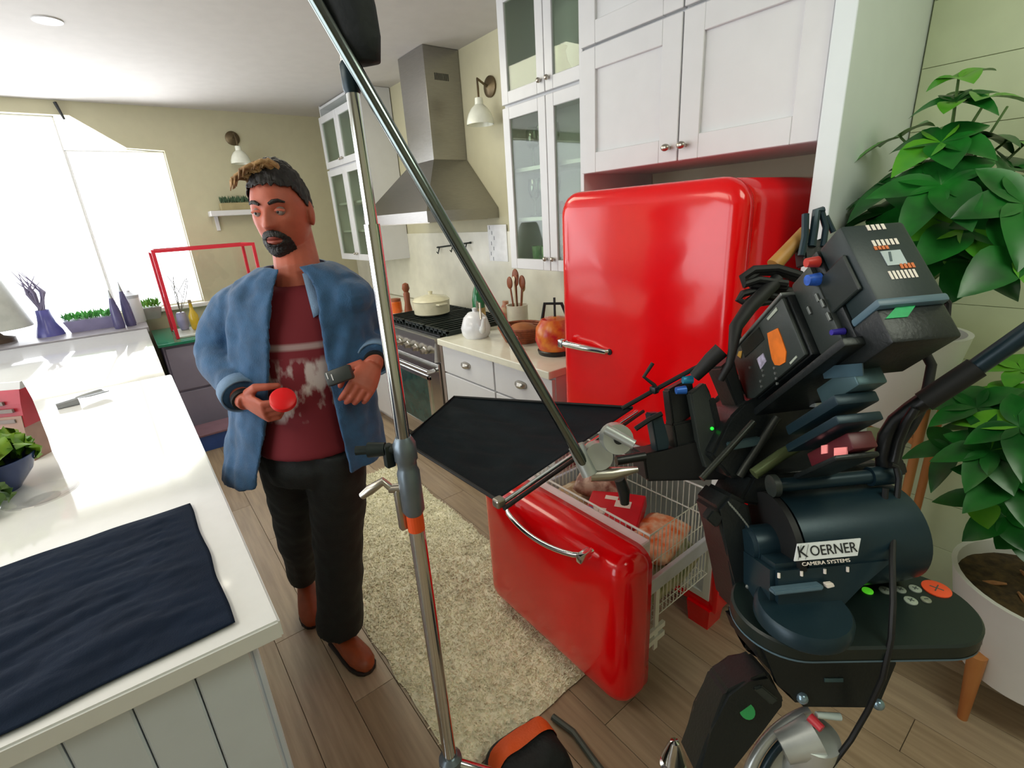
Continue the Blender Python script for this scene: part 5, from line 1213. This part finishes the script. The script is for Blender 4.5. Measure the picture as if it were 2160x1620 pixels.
# ---- T-shirt with a worn white print
m_tee = bpy.data.materials.new('printed_red_tee'); m_tee.use_nodes = True
nt = m_tee.node_tree; b = nt.nodes['Principled BSDF']; b.inputs['Roughness'].default_value = .85
tc = nt.nodes.new('ShaderNodeTexCoord'); mp = nt.nodes.new('ShaderNodeMapping'); nt.links.new(tc.outputs['Object'], mp.inputs['Vector'])
mp.inputs['Scale'].default_value = (1, 1, .45)
nz = nt.nodes.new('ShaderNodeTexNoise'); nz.inputs['Scale'].default_value = 26; nz.inputs['Detail'].default_value = 5; nt.links.new(mp.outputs[0], nz.inputs['Vector'])
sx = nt.nodes.new('ShaderNodeSeparateXYZ'); nt.links.new(tc.outputs['Object'], sx.inputs[0])
def mth(op, a, b_=None):
    n = nt.nodes.new('ShaderNodeMath'); n.operation = op
    for k, q_ in ((0, a), (1, b_)):
        if q_ is None: continue
        if isinstance(q_, (int, float)): n.inputs[k].default_value = q_
        else: nt.links.new(q_, n.inputs[k])
    return n.outputs[0]
def band(z0, z1, soft): 
    r1 = nt.nodes.new('ShaderNodeMapRange'); nt.links.new(sx.outputs[2], r1.inputs[0]); r1.inputs[1].default_value = z0-soft; r1.inputs[2].default_value = z0+soft
    r2 = nt.nodes.new('ShaderNodeMapRange'); nt.links.new(sx.outputs[2], r2.inputs[0]); r2.inputs[1].default_value = z1-soft; r2.inputs[2].default_value = z1+soft; r2.inputs[3].default_value = 1; r2.inputs[4].default_value = 0
    return mth('MULTIPLY', r1.outputs[0], r2.outputs[0])
nr = nt.nodes.new('ShaderNodeMapRange'); nt.links.new(nz.outputs['Fac'], nr.inputs[0]); nr.inputs[1].default_value = .47; nr.inputs[2].default_value = .60
pr = mth('MULTIPLY', nr.outputs[0], band(1.06, 1.235, .012))
bar = mth('MULTIPLY', band(1.268, 1.285, .004), .55)
fac = mth('MULTIPLY', mth('MAXIMUM', pr, bar), .8)
mx = nt.nodes.new('ShaderNodeMix'); mx.data_type = 'RGBA'; nt.links.new(fac, mx.inputs[0])
mx.inputs[6].default_value = (*lin('#6e1420'), 1); mx.inputs[7].default_value = (*lin('#c9c0bd'), 1)
nt.links.new(mx.outputs[2], b.inputs['Base Color'])
t = MB()
trunk(t, z0=.925, z1=1.450, table=((0, .172, .135), (.04, .170, .133), (.2, .166, .128), (.4, .162, .126), (.6, .172, .130), (.8, .180, .124), (.92, .150, .100), (1.0, .088, .082)))
te = t.obj('t_shirt', m_tee, man, 'all')
for v_ in te.data.vertices:
    c = v_.co; v_.co = c+V((1, 1, 0))*.006*noise.noise(V((c.x*9, c.y*9, c.z*6)))
sub = te.modifiers.new('s', 'SUBSURF'); sub.levels = 2; sub.render_levels = 2; bake(te); te.data.shade_smooth()
# ---- open denim shirt
def shirt_pt(a, s):
    """a: angle fraction from one front edge round the back to the other, s: 0 hem .. 1 shoulder"""
    g = .56-.30*s                                                     # half gap of the open front, radians
    th = PI/2-.20+g+(2*PI-2*g)*a
    tb = ((0, .225, .165), (.25, .210, .155), (.5, .210, .155), (.75, .215, .150), (.87, .212, .130), (.95, .165, .105), (1.0, .085, .085))
    for (s0, a0_, b0_), (s1, a1_, b1_) in zip(tb, tb[1:]):
        if s <= s1: k = (s-s0)/(s1-s0); A = a0_+(a1_-a0_)*k; B = b0_+(b1_-b0_)*k; break
    c = V((pel.x, pel.y, 0)).lerp(V((neck.x, neck.y, 0)), s)+ZU*(.885+.612*s)
    p = c+LT_*A*math.cos(th)+FT*B*math.sin(th)
    low = (1-s)**2
    right = max(0, -math.cos(th))                                     # his right tail swings out
    p += (-LT_*.10-FT*.02-ZU*.05)*low*right*max(0, math.sin(th)+.55)
    w_ = .010*noise.noise(V((math.cos(th)*3.2, math.sin(th)*3.2, s*2.2)))+.004*noise.noise(V((th*6, s*9, 3)))
    return p+(LT_*math.cos(th)+FT*math.sin(th))*w_*1.5
sg = MB().grid(lambda u, v: shirt_pt(u, v), 90, 50).obj('denim_shirt', m_denim, man, 'all', label='open blue denim shirt'); solid(sg, .011, 0); bake(sg)
sl = MB()
def sleeve(sh, el, wr, inw):
    pts = []; rs = []
    for k in range(13):
        s = k/12
        if s < .5: p = sh.lerp(el, s/.5)
        else: p = el.lerp(wr, (s-.5)/.5*.94)
        pts.append(p+V((noise.noise(V((s*7, 1, inw))), noise.noise(V((s*7, 4, inw))), noise.noise(V((s*7, 9, inw)))))*.008)
        rs.append([.062, .075, .078, .076, .073, .070, .070, .066, .062, .058, .054, .052, .050][k]+.004*noise.noise(V((s*12, inw, 2))))
    # round the elbow
    for _ in range(2): pts = [pts[0]]+[(pts[i-1]+pts[i]*2+pts[i+1])/4 for i in range(1, 12)]+[pts[-1]]
    sl.tube(pts, rs, 22)
sleeve(shR+LT_*.01, elR, wrR, 1.0); sleeve(shL-LT_*.01, elL, wrL, 2.0)
sl.ball(shR+LT_*.015-ZU*.012, (.080, .080, .062)); sl.ball(shL-LT_*.015-ZU*.012, (.080, .080, .062))
sl.bm.from_mesh(sg.data); bpy.data.objects.remove(sg)
sg = sl.obj('denim_shirt', m_denim, man, 'all', label='open blue denim shirt')
remesh(sg, .0058, 2)
for v_, n_ in zip(sg.data.vertices, [v_.normal.copy() for v_ in sg.data.vertices]):
    c = v_.co.copy(); v_.co = c+n_*(.005*noise.noise(V((c.x*14, c.y*14, c.z*7)))+.0035*noise.noise(V((c.x*30, c.y*30+c.z*10, c.z*22))))
# collar flaps, cuffs, placket
for s in (-1, 1):
    nb = neck+ZU*.0-FT*.01
    cpts = lambda u, v: nb+(LT_*s*math.cos(-PI/2+u*2.62)*.088+FT*math.sin(-PI/2+u*2.62)*.090)*(1+.42*v+.28*u*v)+ZU*(.060-.060*v-.035*u-.060*v*max(0, u-.5)*2.0)
    o = MB().grid(cpts, 14, 5).obj('collar', m_denim_l, man, 'all', label='paler collar flap'); solid(o, .005)
for wr, el in ((wrR, elR), (wrL, elL)):
    d = (wr-el).normalized(); o = MB().tube([wr-d*.055, wr-d*.012], [.053, .052], 24, cap=False).obj('cuff', m_denim_l, man, True); solid(o, .005)
    MB().tube([wr-d*.004, wr+d*.012], [.033, .032], 20).obj('wrist_band', m_blacksoft, man, True)
# ---- trousers
j = MB()
rs = []
for s, a, b_ in ((0, .150, .11), (.35, .165, .125), (.8, .155, .118), (1.0, .150, .112)):
    c = V((pel.x, pel.y, 0))+ZU*(.82+.16*s)-V((.02, 0, 0))*(1-s); rs.append(ring(c, a, b_))
j.loft(rs)
def leg(hp, kn, an, rr_):
    pts = []; rad = []
    for k in range(15):
        s = k/14; p = hp.lerp(kn, s/.48) if s < .48 else kn.lerp(an, (s-.48)/.52*.97)
        pts.append(p); i = s*(len(rr_)-1); a = min(int(i), len(rr_)-2); rad.append(rr_[a]+(rr_[a+1]-rr_[a])*(i-a)+.003*noise.noise(V((s*11, hp.x*9, 0))))
    for _ in range(2): pts = [pts[0]]+[(pts[i-1]+pts[i]*2+pts[i+1])/4 for i in range(1, 14)]+[pts[-1]]
    j.tube(pts, rad, 24)
leg(hipR+ZU*.02, knR, anR+ZU*.03, (.098, .094, .084, .076, .068, .062)); leg(hipL+ZU*.02, knL, anL, (.098, .098, .090, .086, .086, .088))
jo = j.obj('trousers', m_jean, man, 'all'); remesh(jo, .008, 3)
for v_, n_ in zip(jo.data.vertices, [v_.normal.copy() for v_ in jo.data.vertices]):
    c = v_.co.copy(); v_.co = c+n_*(.006*noise.noise(V((c.x*12, c.y*12, c.z*9)))+.003*noise.noise(V((c.x*30, c.y*30, c.z*22))))
# ---- shoes
def shoe(heel, toe, lift):
    d = (toe-heel); L_ = d.length; d.normalize(); s_ = V((0, 0, 1)).cross(d).normalized(); u_ = d.cross(s_)
    prof = ((0.0, .026, .05), (.06, .034, .085), (.22, .037, .10), (.38, .040, .085), (.55, .045, .068), (.75, .047, .056), (.9, .040, .047), (.98, .025, .034), (1.0, .01, .02))
    t = MB(); t.loft([[heel+d*L_*k+s_*w_*math.cos(a)+u_*(h_*.5+.012+h_*.5*math.sin(a)) for a in [2*PI*q_/16 for q_ in range(16)]] for k, w_, h_ in prof])
    so = MB(); so.loft([[heel+d*L_*k+s_*w_*1.06*math.cos(a)+u_*(.010+.010*math.copysign(abs(math.sin(a))**.5, math.sin(a))) for a in [2*PI*q_/16 for q_ in range(16)]] for k, w_, h_ in prof])
    sh_ = t.obj('shoe', m_shoe, man, 'all'); so.obj('sole', m_sole, sh_, True)
shoe(V((-2.09, .318, .055)), V((-1.845, .262, .0)), .05)
shoe(V((-1.73, .312, .0)), V((-1.475, .362, .0)), 0)
# ---- what he holds
cp = at(597, 843, 1.315); ca = (CAM-cp).normalized()*.8+V((0, 0, .5)); ca.normalize()
lid = MB().lathe(cp, [(.0, .010), (.028, .010), (.033, .007), (.034, -.008), (.030, -.010), (.0, -.010)], 28, ca.to_track_quat('Z', 'Y').to_matrix(), cap=False).obj('jar_lid', M('bright_red_plastic', (0.85, 0.004, 0.008), 0.35, var=0.02), None, True)
tag(lid, 'small bright red round lid held in the walking man\'s hand', 'lid')
rdv = thing('handheld_device', 'dark grey handheld gadget with white marks in the man\'s other hand', 'gadget', at(712, 792, 1.37))
dc = at(716, 792, 1.365); R = Matrix((RT, -FW, UP)).transposed() @ rotm(0, -.35, 0)
MB().box(dc, (.075, .026, .042), R, .006).obj('casing', M('dark_grey_plastic', '#2c322f', 0.45, var=0.1), rdv, True)
for k in (-.028, -.016): MB().box(onbox(dc, R, k, -.0 + .0135, .008*(k < -.02)), (.003, .002, .018), R, .0005).obj('mark', m_white, rdv)
# ================================================================= PLANTS BESIDE THE FRIDGE
m_leaf = M('glossy_leaf', '#1c6a22', 0.32, col2='#0f4a18', scale=12, var=0.2)
m_leaf2 = M('bright_leaf', '#3d8a22', 0.32, col2='#5c9e26', scale=12, var=0.2)
m_stemg = M('green_stem', '#4a6b32', 0.5, var=0.15)
m_trunk = M('brown_trunk', '#7a6a44', 0.7, var=0.2, bump=0.3, bscale=40)
m_soil = M('soil', '#5d4a2c', 0.9, col2='#3a2d1c', scale=40, bump=0.6, bscale=60)
m_pot = M('white_ceramic_pot', '#e6e6e2', 0.4, var=0.015, bump=0.02)
m_oak = M('orange_oak_leg', '#b06a34', 0.45, col2='#c98a50', scale=10, stretch=(1, 1, .2))
def leaflet(base, d, n, L_, W_, droop):
    """one folded, drooping leaf blade as a small mesh"""
    d = d.normalized(); s = d.cross(n).normalized(); n = s.cross(d)
    g = bmesh.new(); rows = []
    for k in range(8):
        t = k/7; w = W_*(math.sin(PI*min(1, t**.75))**.8 if 0 < t < 1 else 0.02)
        p = base+d*L_*(t-.06*t*t)-V((0, 0, 1))*droop*L_*t*t
        rows.append([g.verts.new(p-s*w+n*w*.28), g.verts.new(p), g.verts.new(p+s*w+n*w*.28)])
    for a, b in zip(rows, rows[1:]):
        for q_ in (0, 1): g.faces.new((a[q_], a[q_+1], b[q_+1], b[q_]))
    return g
def leaf_obj(parent, base, d, n, L_, W_, droop, mat):
    g = leaflet(base, d, n, L_, W_, droop); me = bpy.data.meshes.new('leaf'); g.to_mesh(me); g.free(); me.materials.append(mat); me.shade_smooth()
    o = bpy.data.objects.new('leaf', me); COL.objects.link(o); adopt(o, parent)
def spray(parent, tip, axis, rnd, n=6, L_=.16, W_=.032, mat=None, up=.25):
    """a hand of leaflets radiating from a petiole tip"""
    axis = axis.normalized(); a0 = axis.orthogonal().normalized(); b0 = axis.cross(a0)
    for k in range(n):
        a = 2*PI*(k+rnd.uniform(-.15, .15))/n
        d = (a0*math.cos(a)+b0*math.sin(a))+axis*up*rnd.uniform(.4, 1.2)
        leaf_obj(parent, tip, d, axis, L_*rnd.uniform(.8, 1.12), W_*rnd.uniform(.85, 1.15), rnd.uniform(.1, .45), mat or (m_leaf2 if rnd.random() < .14 else m_leaf))
def pot(name, label, c, rt_, rb_, h, z0):
    t = thing(name, label, 'potted plant', (c.x, c.y, 0))
    MB().lathe((c.x, c.y, z0), [(rb_*.9, 0), (rb_, .01), (rt_*.985, h-.01), (rt_, h), (rt_-.014, h), (rt_-.02, h-.05), (rt_-.025, h-.05)], 40, cap=False).obj('pot', m_pot, t, True)
    MB().lathe((c.x, c.y, z0), [(0, .004), (rb_*.9, .004)], 32, cap=False).obj('pot_base', m_pot, t)
    def soil(u, v):
        r_ = u*(rt_-.018); a = 2*PI*v; return V((c.x+r_*math.cos(a), c.y+r_*math.sin(a), z0+h-.045+.010*noise.noise(V((r_*20*math.cos(a), r_*20*math.sin(a), 1)))))
    MB().grid(soil, 10, 32).obj('soil', m_soil, t, 'all')
    return t
rnd = random.Random(11)
# tall plant on a wooden stand
c1 = V((-.418, 1.86, 0))
tp_ = pot('potted_tree', 'tall glossy green money tree in a white pot on a wooden stand', c1, .155, .105, .30, .89)
for k in range(4):
    a = PI/4+k*PI/2; p = V((c1.x, c1.y, 0))
    MB().tube([p+V((math.cos(a)*.148, math.sin(a)*.148, 1.05)), p+V((math.cos(a)*.15, math.sin(a)*.15, 0))], [.013, .011], 10).obj('stand_leg', m_oak, tp_, True)
for k in range(2):
    a = PI/4+k*PI/2; v_ = V((math.cos(a), math.sin(a), 0)); MB().box(V((c1.x, c1.y, .878)), (.28, .022, .022), rotm(0, 0, a), .002).obj('stand_bar', m_oak, tp_)
top = V((c1.x, c1.y, 1.14))
tk = [top, on_y(1960, 560, 1.80), on_y(1985, 400, 1.78), on_y(2012, 270, 1.78)]
MB().tube([tk[0], tk[0].lerp(tk[1], .5), tk[1], tk[2], tk[3]], [.02, .017, .013, .009, .005], 10).obj('trunk', m_trunk, tp_, True)
def petiole(parent, a, b):
    m_ = a.lerp(b, .5)+V((0, 0, .02)); MB().tube([a, m_, b], [.0045, .0038, .003], 6).obj('petiole', m_stemg, parent, True)
def trunk_at(s): 
    s *= 3; i = min(int(s), 2); return tk[i].lerp(tk[i+1], s-i)
sprays = [(2022, 165, 1.76, .09, 4, 1), (2015, 215, 1.74, .11, 5, 0), (2085, 205, 1.80, .13, 3, 1), (1985, 300, 1.70, .15, 6, 0), (1900, 290, 1.80, .13, 4, 1), (2060, 290, 1.86, .13, 5, 0), (1905, 390, 1.72, .15, 6, 0), (1985, 390, 1.62, .17, 7, 0), (2075, 400, 1.74, .17, 7, 0), (2140, 360, 1.85, .15, 5, 0),
          (1855, 410, 1.84, .14, 5, 0), (1870, 450, 1.78, .15, 6, 0), (1950, 470, 1.66, .16, 6, 0), (2035, 480, 1.62, .17, 7, 0), (2115, 470, 1.70, .17, 6, 0), (2050, 550, 1.68, .15, 5, 0), (2150, 540, 1.55, .17, 4, 0), (1990, 545, 1.74, .14, 5, 0), (2160, 430, 1.62, .17, 6, 0), (1960, 345, 1.82, .14, 6, 0), (2120, 300, 1.9, .12, 4, 0)]
for (x, y, yy, L_, n_, br) in sprays:
    tip = on_y(x, y, yy); base = trunk_at(max(.05, min(1, (tip.z-1.18)/.80-.06)))
    petiole(tp_, base, tip)
    ax = (tip-base); ax.z = abs(ax.z)*.3+.05; ax = ax.normalized()*.7+V((0, 0, .75))+V((0.1, -.35, 0))
    spray(tp_, tip, ax, rnd, n_, L_*.92, .030+.012*(L_ > .14), m_leaf2 if br else None)
# one thin bare stalk at the back
petiole(tp_, trunk_at(.5), on_y(2125, 225, 1.95)); petiole(tp_, trunk_at(.45), on_y(2165, 300, 1.95))
# front plant in a white planter with wooden legs
c2 = V((.045, 1.91, 0))
fp_ = pot('potted_plant', 'leafy green plant in a low white planter with orange wooden legs', c2, .235, .175, .32, .16)
for a in (-2.1, -.55, 1.0, 2.55):
    v_ = V((math.cos(a), math.sin(a), 0)); p = V((c2.x, c2.y, 0))
    MB().tube([p+v_*.205+V((0, 0, .27)), p+v_*.185+V((0, 0, .0))], [.024, .013], 14).obj('planter_leg', m_oak, fp_, True)
b2 = V((c2.x, c2.y, .43))
for i in range(3):
    a = rnd.uniform(0, 6.28); MB().tube([b2+V((math.cos(a)*.05, math.sin(a)*.05, 0)), b2+V((math.cos(a)*.07, math.sin(a)*.07, .14)), b2+V((math.cos(a)*.10, math.sin(a)*.10, .34))], [.010, .008, .005], 8).obj('stem', m_stemg, fp_, True)
t = MB()
for i in range(14):
    a = rnd.uniform(0, 6.28); r_ = rnd.uniform(.05, .19); p = V((c2.x+r_*math.cos(a), c2.y+r_*math.sin(a), .437)); d = V((rnd.uniform(-1, 1), rnd.uniform(-1, 1), .3)).normalized()
    t.tube([p-d*.03, p, p+d*.03], [.004, .008, .003], 6)
t.obj('bark_chip', M('bark_chip', '#a8764a', 0.7, var=0.3, scale=30), fp_, kind='stuff')
for (x, y, yy, L_, n_, br) in [(2060, 860, 1.72, .15, 6, 0), (2120, 840, 1.85, .13, 6, 1), (2010, 950, 1.70, .13, 5, 0), (2090, 950, 1.62, .16, 7, 0), (2150, 900, 1.66, .16, 6, 0), (2140, 1010, 1.60, .15, 6, 0), (2070, 1060, 1.70, .11, 3, 0), (2120, 1090, 1.72, .12, 5, 0), (2155, 780, 1.95, .13, 5, 1), (2175, 860, 1.75, .15, 5, 0), (2150, 1130, 1.78, .09, 4, 0), (2090, 900, 1.85, .13, 5, 0)]:
    tip = on_y(x, y, yy); base = b2+V((rnd.uniform(-.06, .06), rnd.uniform(-.06, .06), rnd.uniform(.02, .25)))
    petiole(fp_, base, tip); ax = (tip-base)*.5; ax.z = abs(ax.z)+.2; ax = ax+V((0.0, -.12, 0))
    spray(fp_, tip, ax, rnd, n_, L_*.92, .034, m_leaf2 if br else None)
